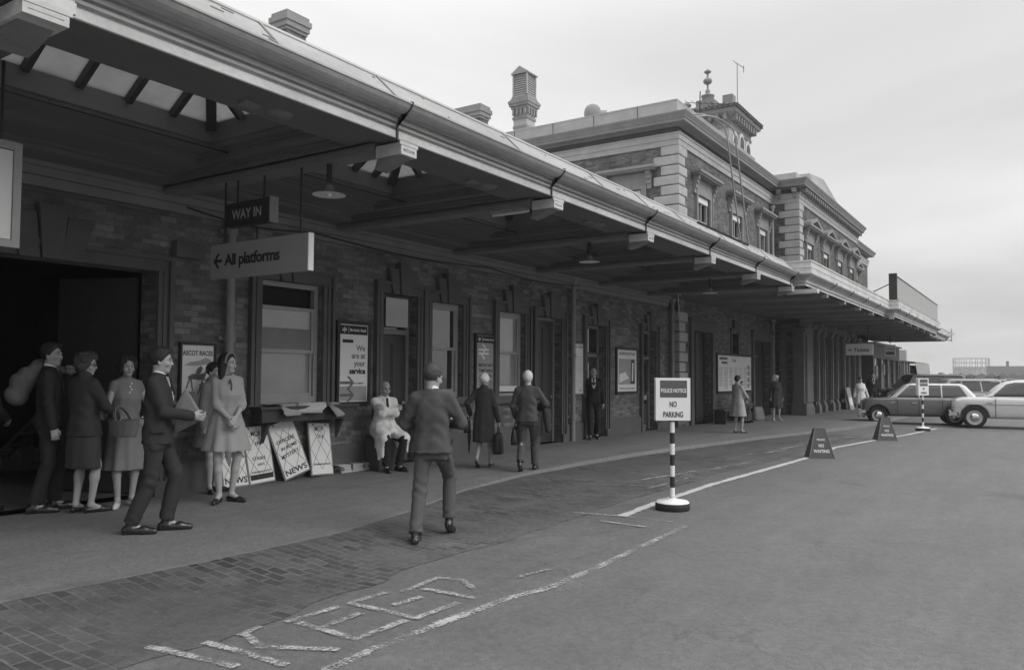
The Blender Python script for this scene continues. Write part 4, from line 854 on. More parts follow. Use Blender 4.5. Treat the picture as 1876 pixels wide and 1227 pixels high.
# news window counter, papers and bills
ct = thing('news_counter', 'dark wooden counter below the news window', 'counter', (7.8,8.75,.9)); m = MB(); m.box(6.9,8.72,8.56,8.80,1.08,1.12); m.box(6.95,8.66,8.60,8.80,.91,1.079); m.build('shelf', DARKW, ct); m = MB()
for x in (7.1,8.45): MB().prism([(8.66,.899),(8.80,.899),(8.80,.62)], (x,0,0), YA, ZA, (.05,0,0)).build('bracket', DARKW, ct)
def paper_pile(label, c, ang, w, d, n, sag):
    t = thing('newspaper', label, 'newspaper', c, ang, 'newspapers on the counter'); m = MB(); lay = 0
    for k in range(n):
        nx = 7; dx = random.uniform(-.03,.03); vs = []; z = .004+.006*k
        for i in range(nx+1):
            u = -d/2+d*i/nx; dr = -sag*max(0, -(u+.02)-.05)*1.2 if sag else 0
            for q in (-w/2, w/2): vs.append((q+dx+.02*k*math.sin(i), u, z+dr+.006*math.sin(i*1.7+k)))
        m.add(vs, [(2*i,2*i+1,2*i+3,2*i+2) for i in range(nx)], True)
    o = m.build('sheets', PAPERG if n % 2 else M('newsprint', .5, .9, .3, 14, .02), None); o.parent = t; return t
paper_pile('pale newspaper fan nearest the girl on the news counter', (7.35,8.68,1.122), .25, .34, .36, 5, 1.0); paper_pile('crumpled newspaper in the middle of the news counter', (7.75,8.68,1.125), -.35, .36, .34, 6, .9); paper_pile('newspaper drooping over the news counter end nearest the service poster', (8.2,8.68,1.122), .5, .36, .4, 5, 1.1)
def news_bill(label, x, foot, wd, ht, ang, roll, lines, band, board=SASH, cross=True):
    t = thing('news_bill', label, 'notice board', (x,foot,PZ), ang, 'news bills leaning under the window'); L = R(11)
    u = Vector((math.cos(roll),0,math.sin(roll))); v0 = Vector((-math.sin(roll),0,math.cos(roll))); v = Vector((v0.x,math.sin(L),v0.z*math.cos(L))).normalized(); n = u.cross(v)
    o = Vector((0,0,.002+abs(math.sin(roll))*wd/2)); def_ = lambda a, b, d=0: o+u*a+v*b+n*d
    m = MB(); m.obox(def_(0,ht/2,-.012), u*wd/2, v*ht/2, n*.01); b = m.build('board', board, None); b.parent = t
    m = MB(); e = .02; pw = wd/2-e
    m.add([def_(-pw,.02,.003),def_(pw,.02,.003),def_(pw,ht-.03,.0008),def_(-pw,ht-.03,.0008)], [(0,1,2,3)]); b = m.build('sheet', PAPER, None); b.parent = t
    for k, (s, z, h) in enumerate(lines): MB().text(s, def_((k % 2)*.02-.01,z*ht,.0045), (u+v*random.uniform(-.06,.1)), v, h, width=min(pw*1.5, h*.6*len(s)), bold=.004 if band != 'news' else .014).build('handwriting', INK if cross and band != 'faint' else INKG, None).parent = t
    m = MB(); pp = def_
    for p, q in (((-pw,.12),(pw*.6,.9)),((pw,.12),(-pw*.6,.9)),((-pw,.5),(0,.9)),((pw,.5),(0,.9)),((-pw,.5),(0,.12)),((pw,.5),(0,.12))):
        a, c = pp(p[0],p[1]*ht*.92+.03,.0038), pp(q[0],q[1]*ht*.92,.0038); s = (c-a).normalized().cross(n)*.0035; m.add([a-s,a+s,c+s,c-s],[(0,1,2,3)])
    b = m.build('wire', INKG, None); b.parent = t
    m = MB(); m.add([def_(-pw+.01,.06,.0042),def_(pw-.01,.06,.0042),def_(pw-.01,.13,.0042),def_(-pw+.01,.13,.0042)], [(0,1,2,3)]) if band == 'bar' else None
    m.text('NEWS' if band == 'news' else 'EVENING POST', def_(0,.055 if band == 'news' else .15,.0048), u, v, .11 if band == 'news' else .035, width=pw*1.8 if band == 'news' else pw*1.6); b = m.build('title', INK, None); b.parent = t
    m = MB()
    for a in (-pw*.6, pw*.6): c = def_(a,ht-.05,.004); m.cyl(c, c+n*.008, .012, n=8)
    m.obox(def_(0,ht-.015,.004), u*pw, v*.012, n*.005); b = m.build('clip', BLACK, None); b.parent = t; return t
def gx_(px_, py_): d = ray(px_, py_); return Vector((d.x*8.735/d.y, 8.735, PZ))
b0, b1, b2, b3 = gx_(434,878), gx_(480,874), gx_(545,870), gx_(592,863)
news_bill('news bill half hidden behind the girl in the short dress', b0.x, b0.y, .42, .70, 0, 0, [('STOP',.8,.1),('PRESS',.55,.1)], 'news')
news_bill('news bill with thin handwriting between the girl and the tilted bill', b1.x+.02, b1.y, .46, .80, R(4), R(2), [('MOR',.80,.10),('IN',.64,.08),('STRIKE',.40,.065),('NEWS',.30,.05)], 'bar')
news_bill('tilted news bill with heavy handwriting and a large title at its foot', b2.x-.03, b2.y-.05, .45, .82, R(-3), R(16), [('OFFICERS',.62,.075),('IN BOMB',.50,.065),('MYSTERY',.37,.075)], 'news')
news_bill('news bill with faint handwriting between the tilted bill and the paper bundle', b3.x-.02, b3.y-.02, .45, .79, R(2), R(-3), [('MOR',.82,.10),('IN',.68,.08)], 'faint')
bd = thing('paper_bundle', 'flat bundle of newspapers lying on the pavement by the wall', 'newspapers', gx_(655,848)); m = MB()
for k in range(7): a = random.uniform(-.12,.12); m.obox((random.uniform(-.03,.03),.12+random.uniform(-.02,.02),.012+.016*k), Vector((math.cos(a),math.sin(a),0))*.34, Vector((-math.sin(a),math.cos(a),0))*.13, (0,0,.0065))
b = m.build('papers', MATS['newsprint'], None); b.parent = bd; m = MB()
for s in (-.12,.13): m.obox((s,.12,.062), (.006,0,0), (0,.145,0), (0,0,.066))
b = m.build('string', INKG, None); b.parent = bd
MB().cyl((-.33,-.02,.05),(-.33,.08,.05),.045,n=12).build('rolled_paper', INKG, None).parent = bd
# police notices
def police(label, loc, rz):
    t = thing('police_notice', label, 'sign', (0,0,0), group='striped police notice posts')
    m = MB(); m.lathe([(.19,0),(.20,.015),(.20,.075),(.195,.085)], (0,0,0), 32); m.build('base', BLACK, t); MB().lathe([(.195,.086),(.18,.105),(.05,.125),(.04,.14)], (0,0,0), 32).build('base_top', WHITE, t)
    n = 7; z0, z1 = .13, 1.03; w = MB(); k_ = MB()
    for i in range(n): a = z0+(z1-z0)*i/n; b = z0+(z1-z0)*(i+1)/n; (k_ if i % 2 else w).cyl((0,0,a),(0,0,b),.028,n=16,caps=False)
    w.build('pole', WHITE, t); k_.build('pole_band', BLACK, t)
    MB().box(-.045,.045,-.03,.03,1.03,1.08).build('socket', BLACK, t)
    m = MB(); m.box(-.205,.205,-.045,-.03,1.045,1.545); m.box(-.205,.205,.03,.045,1.045,1.545); m.box(-.205,-.19,-.029,.029,1.05,1.54); m.box(.19,.205,-.029,.029,1.05,1.54); m.box(-.189,.189,-.029,.029,1.53,1.54); m.build('panel', WHITE, t)
    MB().quad((-.155,-.047,1.315),(.165,-.047,1.315),(.165,-.047,1.515),(-.155,-.047,1.515)).build('dark_panel', M('notice_blue_grey', .10, .5, .1, 3, .02), t)
    MB().text('POLICE NOTICE', (.005,-.0475,1.375), XA, ZA, .062, width=.30).build('lettering', WHITE, t)
    MB().text('NO', (.0,-.047,1.205), XA, ZA, .09, width=.085).build('lettering', INK, t); MB().text('PARKING', (.0,-.047,1.085), XA, ZA, .09, width=.235).build('lettering', INK, t)
    return place(t, loc, rz)
police('near striped police notice post reading NO PARKING on a round black base', gp(1232,933), R(-54.5)); pn = police('far striped police notice post standing in front of the grey estate car', gp(1691,789), R(-34))
def wedge(label, loc, rz):
    t = thing('no_waiting_wedge', label, 'traffic cone', (0,0,0), group='dark no waiting wedges')
    b0, b1, d0, d1, h = .24, .105, .17, .06, .555; CONE = M('wedge_dark_paint', .085, .6, .3, 5, .08)
    m = MB(); m.add([(-b0,-d0,0),(b0,-d0,0),(b0,d0,0),(-b0,d0,0),(-b1,-d1,h),(b1,-d1,h),(b1,d1,h),(-b1,d1,h)], [(0,1,5,4),(1,2,6,5),(2,3,7,6),(3,0,4,7),(4,5,6,7),(0,3,2,1)])
    m.obox((0,0,h+.006), (b1-.005,0,0), (0,d1-.005,0), (0,0,.008)); m.build('body', CONE, t)
    v = Vector((0,(d0-d1),h)).normalized(); e = MB()
    for s in (1,-1): e.tube([(s*(b0-.003),-d0-.001,.01),(s*(b1-.003),-d1-.001,h)], .008, 6)
    e.build('edging', SASH, t)
    P_ = lambda z: Vector((0,-d0+(d0-d1)*z/h-.003,z))
    for q_, z_, s_, w_ in (('POLICE',.34,.05,.15),('NO',.215,.085,.1),('WAITING',.11,.085,.30)): MB().text(q_, P_(z_), XA, v, s_, width=w_).build('lettering', PAPER, t)
    return place(t, loc, rz)
wedge('nearer dark no waiting wedge standing on the bend of the white line', gp(1501,838), R(-60)); wedge('farther dark no waiting wedge near the front wheel of the grey car', gp(1621,806), R(-58))
# bench, bags, boxes, barrow
bn = thing('bench', 'dark wooden bench against the house wall below the timetable', 'bench', (26,8.3,PZ)); m = MB()
for yy in (8.08,8.22,8.36): m.box(23.9,27.9,yy,yy+.12,.50,.54)
m.build('seat', DARKW, bn)
for x in (24.1,26,27.7): MB().box(x,x+.07,8.1,8.46,PZ,.499).build('leg', DARKW, bn)
def bag(name, label, loc, w, d, h, mat, rz=0, handle=True, group=None):
    t = thing(name, label, name.split('_')[-1], (0,0,0), group=group); m = MB(); k = 6; vs = []; fs = []; n = 14
    for j in range(k+1):
        f = j/k; a = 1-.25*f**3-.06*(1-f)**4; q = 1-.55*f**2.2
        for i in range(n): c, s = math.cos(2*math.pi*i/n), math.sin(2*math.pi*i/n); vs.append((w/2*a*abs(c)**.5*math.copysign(1,c), d/2*q*abs(s)**.6*math.copysign(1,s), h*f))
    fs = [(j*n+i, j*n+(i+1) % n, (j+1)*n+(i+1) % n, (j+1)*n+i) for j in range(k) for i in range(n)]+[tuple(range(k*n,k*n+n)), tuple(range(n))[::-1]]
    m.add(vs, fs, True); m.build('bag_body', mat, t)
    if handle: MB().tube([(w*.25*math.cos(a),0,h*.97+h*.32*math.sin(a)) for a in [math.pi*i/10 for i in range(11)]], .009, 6).build('handle', BLACK, t)
    return place(t, loc, rz)
p = gp(1394,770,PZ); bag('travel_bag', 'pale travel bag standing on the pavement left of the woman in the dark coat', (p.x,p.y+.1,PZ), .56, .28, .46, M('pale_canvas', .19, .8, .3, 5, .1), R(-20)); bag('travel_bag', 'dark travel bag on the pavement behind the pale bag', (p.x-.5,p.y+.3,PZ), .6, .3, .45, DARKW, R(10))
sx_ = thing('seat_box', 'upright dark box serving as a seat by the first door', 'box', (0,0,0)); m = MB(); m.box(-.21,.21,-.18,.18,.012,.5); m.build('body', M('dark_box_board', .09, .7, .3, 4, .1), sx_); m = MB(); m.box(-.22,.22,-.19,.19,.501,.52); m.box(-.22,.22,-.19,.19,0,.011); m.build('lid', DARKW, sx_)
BOXP = Vector((9.30,8.60,PZ)); place(sx_, BOXP, R(-12))
bw_ = thing('barrow', 'dark two-wheeled luggage barrow with long slanting handles inside the entrance', 'barrow', (0,0,0)); m = MB()
for s in (-.22,.22): m.tube([(-.1,s,.12),(.75,s,1.05)], .025, 8)
for k in range(4): q = .1+.2*k; m.tube([(-.1+.85*q,-.22,.12+.93*q),(-.1+.85*q,.22,.12+.93*q)], .02, 6)
m.box(-.3,-.08,-.22,.22,.09,.12); m.build('frame', M('barrow_frame', .14, .6, .2, 4, .05), bw_)
for s in (-.27,.27):
    w = MB(); w.cyl((-.02,s-.02,.17),(-.02,s+.02,.17),.035,n=10); w.tube([(-.02+.15*math.cos(a),s,.17+.15*math.sin(a)) for a in [math.pi*i/12 for i in range(25)]], .02, 6)
    for a in range(4): w.tube([(-.02,s,.17),(-.02+.15*math.cos(a*1.57),s,.17+.15*math.sin(a*1.57))], .012, 5)
    w.build('wheel', PIPE, bw_)
p = gp(16,868,PZ); place(bw_, (p.x,p.y+.25,PZ), R(-50)); p = gp(42,862,PZ)
cr = thing('crate', 'low slatted crate standing behind the sack carrier in the entrance', 'crate', (0,0,0)); m = MB()
for z in (.0,.11,.22): m.box(-.3,.3,-.2,-.18,z,z+.09); m.box(-.3,.3,.18,.2,z,z+.09); m.box(-.3,-.28,-.179,.179,z,z+.09); m.box(.28,.3,-.179,.179,z,z+.09)
m.box(-.28,.28,-.18,.18,.0,.02); m.build('slats', M('crate_wood', .16, .8, .3, 4, .1), cr); m = MB()
for a in (-.29,.25):
    for b in (-.215,.2005): m.box(a,a+.04,b,b+.0145,0,.33)
m.build('corner_post', PIPE, cr); place(cr, (p.x,p.y+.3,PZ), R(-15))
ab = thing('notice_panel', 'low pale notice panel leaning on the arcade by the kiosk', 'notice board', (39,7.4,PZ)); MB().prism([(0,0),(.03,0),(.23,1.0),(.20,1.0)], (38.7,7.2,PZ), YA, ZA, (.9,0,0)).build('board', PAPERG, ab); MB().prism([(-.01,.2),(-.002,.2),(.148,.9),(.14,.9)], (38.8,7.245,PZ), YA, ZA, (.7,0,0)).build('sheet', PAPER, ab)

lw_ = thing('loose_wire', 'loose pale wire dangling from the canopy near the house corner', 'wire', (19.75,7.9,3.72)); MB().tube([(19.75,7.9,3.83),(19.76,7.9,3.55),(19.81,7.9,3.38),(19.82,7.9,3.26),(19.77,7.9,3.14)], .009, 6).build('strand', MATS['enamel_shade'], lw_); MB().tube([(19.75,7.9,3.80),(19.85,7.88,3.70),(19.95,7.86,3.79)], .009, 6).build('strand', MATS['enamel_shade'], lw_)
# ================================================================== SMOOTH BODIES: a distance field meshed by surface nets
def nrm(v): v = np.asarray(v, float); return v/max(1e-9, np.linalg.norm(v))
class Field:
    def __init__(s, lo, hi, h):
        s.lo = np.array(lo, float); s.h = h; s.n = np.maximum(4, np.ceil((np.array(hi)-s.lo)/h).astype(int)+1)
        s.ax = [s.lo[i]+h*np.arange(s.n[i]) for i in range(3)]; s.D = np.full(s.n, .5, np.float32)
    def sub(s, lo, hi):
        sl = []
        for i in range(3):
            a = int(max(0, math.floor((lo[i]-s.lo[i])/s.h))); b = int(min(s.n[i], math.ceil((hi[i]-s.lo[i])/s.h)+1))
            if b-a < 1: return None
            sl.append(slice(a, b))
        X, Y, Z = np.meshgrid(s.ax[0][sl[0]], s.ax[1][sl[1]], s.ax[2][sl[2]], indexing='ij', sparse=True); return tuple(sl), X, Y, Z
    def put(s, q, d, k, mode='u'):
        a = s.D[q]
        if mode == 'u':
            if k <= 0: r = np.minimum(a, d)
            else: h = np.clip(.5+.5*(a-d)/k, 0, 1); r = a*(1-h)+d*h-k*h*(1-h)
        elif mode == 's':
            if k <= 0: r = np.maximum(a, -d)
            else: h = np.clip(.5-.5*(a+d)/k, 0, 1); r = a*(1-h)-d*h+k*h*(1-h)
        else: r = np.maximum(a, d)
        s.D[q] = r
    def cap(s, a, b, ra, rb, k=.02, mode='u'):
        a, b = np.array(a, float), np.array(b, float); m = max(ra, rb)+k+3*s.h; g = s.sub(np.minimum(a,b)-m, np.maximum(a,b)+m)
        if g is None: return s
        q, X, Y, Z = g; d = b-a; L = max(1e-9, d@d); t = np.clip(((X-a[0])*d[0]+(Y-a[1])*d[1]+(Z-a[2])*d[2])/L, 0, 1)
        s.put(q, np.sqrt((X-a[0]-t*d[0])**2+(Y-a[1]-t*d[1])**2+(Z-a[2]-t*d[2])**2)-(ra+(rb-ra)*t), k, mode); return s
    def ell(s, c, r, k=.02, A=None, mode='u'):               # A: 3x3 rows = local axes
        c, r = np.array(c, float), np.array(r, float); m = max(r)+k+3*s.h; g = s.sub(c-m, c+m)
        if g is None: return s
        q, X, Y, Z = g; X, Y, Z = X-c[0], Y-c[1], Z-c[2]
        if A is not None: X, Y, Z = (A[0][0]*X+A[0][1]*Y+A[0][2]*Z, A[1][0]*X+A[1][1]*Y+A[1][2]*Z, A[2][0]*X+A[2][1]*Y+A[2][2]*Z)
        k0 = np.sqrt((X/r[0])**2+(Y/r[1])**2+(Z/r[2])**2); k1 = np.sqrt((X/r[0]**2)**2+(Y/r[1]**2)**2+(Z/r[2]**2)**2)
        s.put(q, k0*(k0-1)/np.maximum(k1, 1e-6), k, mode); return s
    def loft(s, O, A, prof, k=.03, n=2.3, fold=0, nf=7, ph=0):   # prof rows (z, xc, half depth, half width) in the frame O,A (rows x,y,z)
        O = np.array(O, float); A = np.array(A, float); P = np.array(prof, float); o = np.argsort(P[:,0]); P = P[o]
        W = np.abs(P[:,2:4]).max()+.1; pts = np.array([O+A.T@np.array([x, y, z]) for x in (-W, W) for y in (-W, W) for z in (P[0,0]-.1, P[-1,0]+.1)])
        g = s.sub(pts.min(0), pts.max(0))
        if g is None: return s
        q, X, Y, Z = g; X, Y, Z = X-O[0], Y-O[1], Z-O[2]
        x = A[0,0]*X+A[0,1]*Y+A[0,2]*Z; y = A[1,0]*X+A[1,1]*Y+A[1,2]*Z; z = A[2,0]*X+A[2,1]*Y+A[2,2]*Z
        xc = np.interp(z, P[:,0], P[:,1]); a = np.interp(z, P[:,0], P[:,2]); b = np.interp(z, P[:,0], P[:,3])
        x = x-xc
        if fold:
            th = np.arctan2(y/b, x/a); f = np.clip((P[:,0].max()-z)/(P[:,0].max()-P[:,0].min()), 0, 1); w = 1+fold*f*np.sin(nf*th+ph+2*np.sin(th*2+ph)); a = a*w; b = b*w
        rr = (np.abs(x/a)**n+np.abs(y/b)**n)**(1/n); d = (rr-1)*np.minimum(a, b)*.9
        d = np.maximum(d, np.maximum(P[0,0]-z, z-P[-1,0])); s.put(q, d, k); return s
    def cut(s, p, nn):                                        # removes the side nn points to
        p, nn = np.array(p, float), nrm(nn); X, Y, Z = np.meshgrid(*s.ax, indexing='ij', sparse=True)
        s.D = np.maximum(s.D, ((X-p[0])*nn[0]+(Y-p[1])*nn[1]+(Z-p[2])*nn[2]).astype(np.float32)); return s
    def wrinkle(s, amp, f=28, seed=0):
        X, Y, Z = np.meshgrid(*s.ax, indexing='ij', sparse=True); p = seed*1.7
        q = np.sin(f*(Z*.8+.75*X*np.sign(np.sin(7*Z+p))+.55*Y*np.sin(5*Z+p))+2.2*np.sin(f*.33*Y+p)+1.7*np.sin(f*.27*X+2*p)); w = (1-2*np.abs(q)**.7)*(.5+.5*np.sin(f*.41*(X-Y)+p))+.6*np.sin(f*.5*(Z-.8*Y)+1.9*np.sin(f*.3*X+p))
        s.D = s.D+(amp*w).astype(np.float32); return s
    def ripple(s, c, axis, rad, amp, f, ph=0):               # gathered cloth round a joint
        c = np.array(c, float); a = nrm(axis); g = s.sub(c-rad*2.2, c+rad*2.2)
        if g is None: return s
        q, X, Y, Z = g; X, Y, Z = X-c[0], Y-c[1], Z-c[2]; r2 = (X*X+Y*Y+Z*Z)/(rad*rad); u = a[0]*X+a[1]*Y+a[2]*Z
        w = np.sin(f*u+1.6*np.sin(23*X+ph)+1.4*np.sin(19*Y-ph)+ph); s.D[q] = s.D[q]+(amp*np.exp(-r2)*np.sign(w)*np.abs(w)**.8).astype(np.float32); return s
    def mesh(s):
        D = s.D.copy(); D[[0,-1]] = .5; D[:,[0,-1]] = .5; D[:,:,[0,-1]] = .5
        S = D < 0; c = [(i,j,k) for i in (0,1) for j in (0,1) for k in (0,1)]; n = s.n-1
        def V(A, o): return A[o[0]:o[0]+n[0], o[1]:o[1]+n[1], o[2]:o[2]+n[2]]
        cnt = sum(V(S, o).astype(np.int8) for o in c); act = (cnt > 0) & (cnt < 8); idx = np.argwhere(act)
        if len(idx) == 0: return [], []
        acc = np.zeros((len(idx), 3)); num = np.zeros(len(idx)); cv = {o: D[idx[:,0]+o[0], idx[:,1]+o[1], idx[:,2]+o[2]] for o in c}
        for a in c:
            for ax in range(3):
                if a[ax]: continue
                b = list(a); b[ax] = 1; b = tuple(b); m = (cv[a] < 0) != (cv[b] < 0); t = cv[a]/np.where(m, cv[a]-cv[b], 1); p = np.tile(np.array(a, float), (len(idx), 1)); p[:,ax] = t
                acc[m] += p[m]; num += m
        vs = s.lo+s.h*(idx+acc/num[:,None]); ids = np.full(n, -1, np.int64); ids[act] = np.arange(len(idx)); fs = []
        for ax in range(3):
            o1, o2 = (ax+1) % 3, (ax+2) % 3; sl0 = [slice(None)]*3; sl1 = [slice(None)]*3; sl0[ax] = slice(0, -1); sl1[ax] = slice(1, None)
            A, B = S[tuple(sl0)], S[tuple(sl1)]; e = np.argwhere(A != B); e = e[(e[:,o1] > 0) & (e[:,o2] > 0) & (e[:,o1] < n[o1]) & (e[:,o2] < n[o2])]
            fl = A[e[:,0], e[:,1], e[:,2]]; q = []
            for d1, d2 in ((0,0),(1,0),(1,1),(0,1)): f = e.copy(); f[:,o1] -= d1; f[:,o2] -= d2; q.append(ids[f[:,0], f[:,1], f[:,2]])
            q = np.stack(q, 1); q[~fl] = q[~fl][:, ::-1]; fs.append(q[:, ::-1] if False else q)
        fs = np.concatenate(fs); fs = fs[(fs >= 0).all(1)]; return vs.tolist(), fs.tolist()
def add_field(mb, f): v, q = f.mesh(); mb.add(v, q, True); return mb
def sdf_obj(name, fields, mat, parent):
    m = MB()
    for f in fields: add_field(m, f)
    o = m.build(name, mat, None); o.parent = parent; return o

SKIN = M('skin', .33, .55, .12, 8, .02, spec=.3); SKINS = M('stockinged_skin', .36, .6, .1, 8, .02)
EYEM = M('eye_dark', .02, .2, .05, 3, 0); EYEW = M('eye_white', .5, .3, .05, 3, 0); LIPM = M('lips', .16, .5, .1, 3, 0)
HAIRD = M('dark_hair', .022, .55, .4, 25, .4, stretch=(1,1,.3), fine=140); HAIRB = M('brown_hair', .05, .55, .4, 25, .4, stretch=(1,1,.3), fine=140); HAIRW = M('white_hair', .62, .6, .25, 25, .4, stretch=(1,1,.3), fine=140); HAIRG = M('grey_hair', .22, .6, .3, 25, .4, fine=140)
SUITD = M('black_suit_cloth', .022, .85, .25, 7, .25, fine=260); SUITG = M('grey_tweed', .072, .9, .3, 9, .4, fine=300); SUITM = M('mid_grey_flannel', .08, .9, .3, 9, .35, fine=300); SUITN = M('navy_cloth', .032, .85, .25, 7, .25, fine=260)
DRESSL = M('pale_dress_cloth', .30, .8, .18, 8, .2, fine=260); DRESSG = M('grey_dress_cloth', .19, .8, .2, 8, .2, fine=260); WHITEC = M('white_coat_cloth', .66, .8, .15, 8, .2, fine=260); SHIRT = M('white_shirt', .72, .7, .08, 8, .05)
COATD = M('dark_coat_cloth', .05, .85, .25, 8, .3, fine=260); JACKD = M('dark_jacket_cloth', .04, .85, .3, 8, .3, fine=260); COATL = M('light_coat_cloth', .34, .8, .2, 8, .2, fine=260); SHOE = M('polished_shoe', .02, .25, .2, 5, 0, spec=.6); SHOEW = M('white_shoe', .6, .4, .1, 5, 0)
TROUSG = M('grey_trouser_cloth', .085, .9, .25, 9, .3, fine=300); LEATH = M('dark_leather', .03, .4, .2, 8, .1); WICK = M('wicker', .13, .75, .3, 40, .5); SACKM = M('sackcloth', .13, .9, .3, 14, .4)

def rot(yaw, pitch=0, roll=0):        # rows are the local axes x (forward), y (left), z (up); pitch>0 looks up, roll>0 leans to own right
    cy, sy = math.cos(yaw), math.sin(yaw); Z = np.array([[cy,sy,0],[-sy,cy,0],[0,0,1.]])
    cp, sp = math.cos(pitch), math.sin(pitch); Pm = np.array([[cp,0,sp],[0,1,0],[-sp,0,cp]])
    cr, sr = math.cos(roll), math.sin(roll); Rm = np.array([[1,0,0],[0,cr,-sr],[0,sr,cr]])
    return Rm @ Pm @ Z
def ik(a, c, l1, l2, pole):
    a, c = np.array(a, float), np.array(c, float); d = c-a; L = np.linalg.norm(d)
    if L > (l1+l2)*.995: c = a+d/L*(l1+l2)*.995; d = c-a; L = np.linalg.norm(d)
    x = (l1*l1-l2*l2+L*L)/(2*L); h = math.sqrt(max(0, l1*l1-x*x)); u = d/L; p = np.array(pole, float); p = p-u*(p@u); p = nrm(p); return a+u*x+p*h, c

def person(label, loc, yaw, H=1.75, fem=False, pelvis=None, lean=0, roll=0, twist=0, feet=None, hands=None, elbows=None, palm=None, curl=.7, head=(0,0), outfit='suit', mats=None, hair='short', hairm=None, h=.0125, hemz=None, shoes=SHOE, group='people outside the station', extra=None, skin=None, knees=None, neckgap=0, flare=None):
    s = H/1.75; root = thing('person', label, 'person', (0,0,0), group=group); mats = mats or {}
    A = rot(R(twist), -R(lean), R(roll)); feet = feet or [(0,.11,6,0), (.02,-.11,-6,0)]
    if pelvis is None:
        zt = []
        for i, ft in enumerate(feet):
            x, y, yw, up = ft[:4]; cxx = x+.12*math.cos(R(yw))-math.cos(R(yw))*math.sqrt(.132**2-min(.1,up)**2); zt.append(.087+up+math.sqrt(max(.3, (.86*.988)**2-cxx**2-(y-(.09 if i == 0 else -.09))**2)))
        pelvis = (0, 0, min(zt)+.02)
    P = np.array(pelvis, float); T = lambda x, y, z: P+A.T@np.array([x, y, z])
    hw = .150 if fem else .182; sh = [T(-.015, hw, .445), T(-.015, -hw, .445)]; hip = [P+np.array([0,.09,-.02]), P+np.array([0,-.09,-.02])]
    feet = feet or [(0,.11,6,0), (.02,-.11,-6,0)]; ank = []; toe = []; ball = []; knee = []
    for i, ft in enumerate(feet):
        x, y, yw, up = ft[:4]; u = np.array([math.cos(R(yw)), math.sin(R(yw)), 0]); z = ft[4] if len(ft) > 4 else 0
        b_ = np.array([x, y, .032+z])+u*.12; e = min(.135, up); an = b_-u*math.sqrt(.132**2-min(.1,e)**2)*1.0+np.array([0,0,.055+up]); ank.append(an); ball.append(b_); toe.append(b_+u*.075+np.array([0,0,-.006]))
        kp = knees[i] if knees else u+np.array([0,.05*(1-2*i),0]); kn, an2 = ik(hip[i], an, .435, .425, kp); knee.append(kn); ank[i] = an2
    hands = hands or [(.06,.27,.80),(.06,-.27,.80)]; elbows = elbows or [(-1,.4,0),(-1,-.4,0)]; elb = []; wr = []
    for i in range(2): e, w_ = ik(sh[i], hands[i], .285, .255, elbows[i]); elb.append(e); wr.append(w_)
    nb = T(-.02,0,.52); HA = rot(R(head[0]), R(head[1])); HC = nb+np.array([.0,0,0])+A.T@np.array([.035,0,.128]); hs = .97 if not fem else .94
    Hp = lambda x, y, z: HC+HA.T@(np.array([x,y,z])*hs)
    lo, hi = np.array([-.75,-.75,-.02]), np.array([.85,.75,1.95])
    allp = np.array(ank+knee+wr+elb+sh+[P, HC]); lo = np.maximum(lo, allp.min(0)-.34); hi = np.minimum(hi, allp.max(0)+.34); lo[2] = -.03
    # ---- body (skin): one mesh; head and hands meshed finer
    bs = MB(); f = Field(lo, hi, h); k = .03
    lw = .80 if outfit == 'suit' else .92
    for i in range(2):
        f.cap(hip[i], knee[i], .082*lw, .055*lw, k); m1 = knee[i]+(ank[i]-knee[i])*.3; f.cap(knee[i], m1, .053*lw, .054*lw, .02); f.cap(m1, ank[i], .054*lw, .035*lw, .02); f.cap(ank[i], ball[i], .034, .026, .02); f.cap(ball[i], toe[i], .028, .022, .01)
        back = nrm(ank[i]-knee[i]); f.ell(m1-np.array([.018,0,0]), (.05*lw,.048*lw,.10), .02)
        f.cap(sh[i], elb[i], .048*lw, .040*lw, k); f.cap(elb[i], wr[i], .040*lw, .027*lw, .02)
    f.loft(P, A, [(-.1,0,.08,.12),(.1,0,.08,.11),(.3,0,.085,.13),(.42,-.01,.07,.14),(.5,-.015,.05,.08)], .04)
    nk = 1.0 if not fem else .92; f.cap(T(-.015,0,.45), HC+HA.T@np.array([-.015,0,-.05]), .056*nk, .052*nk, .03); add_field(bs, f)
    hh = min(h, .0062); g = Field(HC-.17, HC+.17, hh); Al = HA
    g.ell(Hp(-.012,0,.028), np.array([.097,.076,.092])*hs, .02, Al); g.ell(Hp(.022,0,-.035), np.array([.070,.060,.082])*hs, .03, Al); g.ell(Hp(.058,0,-.094), np.array([.026,.028,.022])*hs, .03, Al)
    g.cap(Hp(.086,0,.020), Hp(.106,0,-.026), .008, .012, .012); g.ell(Hp(.096,.011,-.030), (.010,.008,.007), .006, Al); g.ell(Hp(.096,-.011,-.030), (.010,.008,.007), .006, Al)
    for sg in (1,-1):
        g.cap(Hp(.083,.012*sg,.026), Hp(.072,.05*sg,.022), .011, .010, .015); g.ell(Hp(.100,.033*sg,.001), np.array([.024,.019,.014])*hs, .012, Al, 's'); g.ell(Hp(.066,.045*sg,-.028), (.024,.02,.02), .02, Al)
        g.ell(Hp(-.005,.078*sg,-.012), (.019,.012,.033), .008, Al); g.ell(Hp(.004,.09*sg,-.008), (.009,.008,.018), .006, Al, 's')
    g.ell(Hp(.087,0,-.052), (.012,.024,.0065), .008, Al); g.ell(Hp(.085,0,-.065), (.012,.020,.0075), .008, Al); g.ell(Hp(.098,0,-.0582), (.012,.022,.0026), .003, Al, 's')
    g.cap(Hp(-.02,0,-.05), HC+HA.T@np.array([-.02,0,-.05])-A.T@np.array([.005,0,.14]), .053*nk, .056*nk, .03); add_field(bs, g)
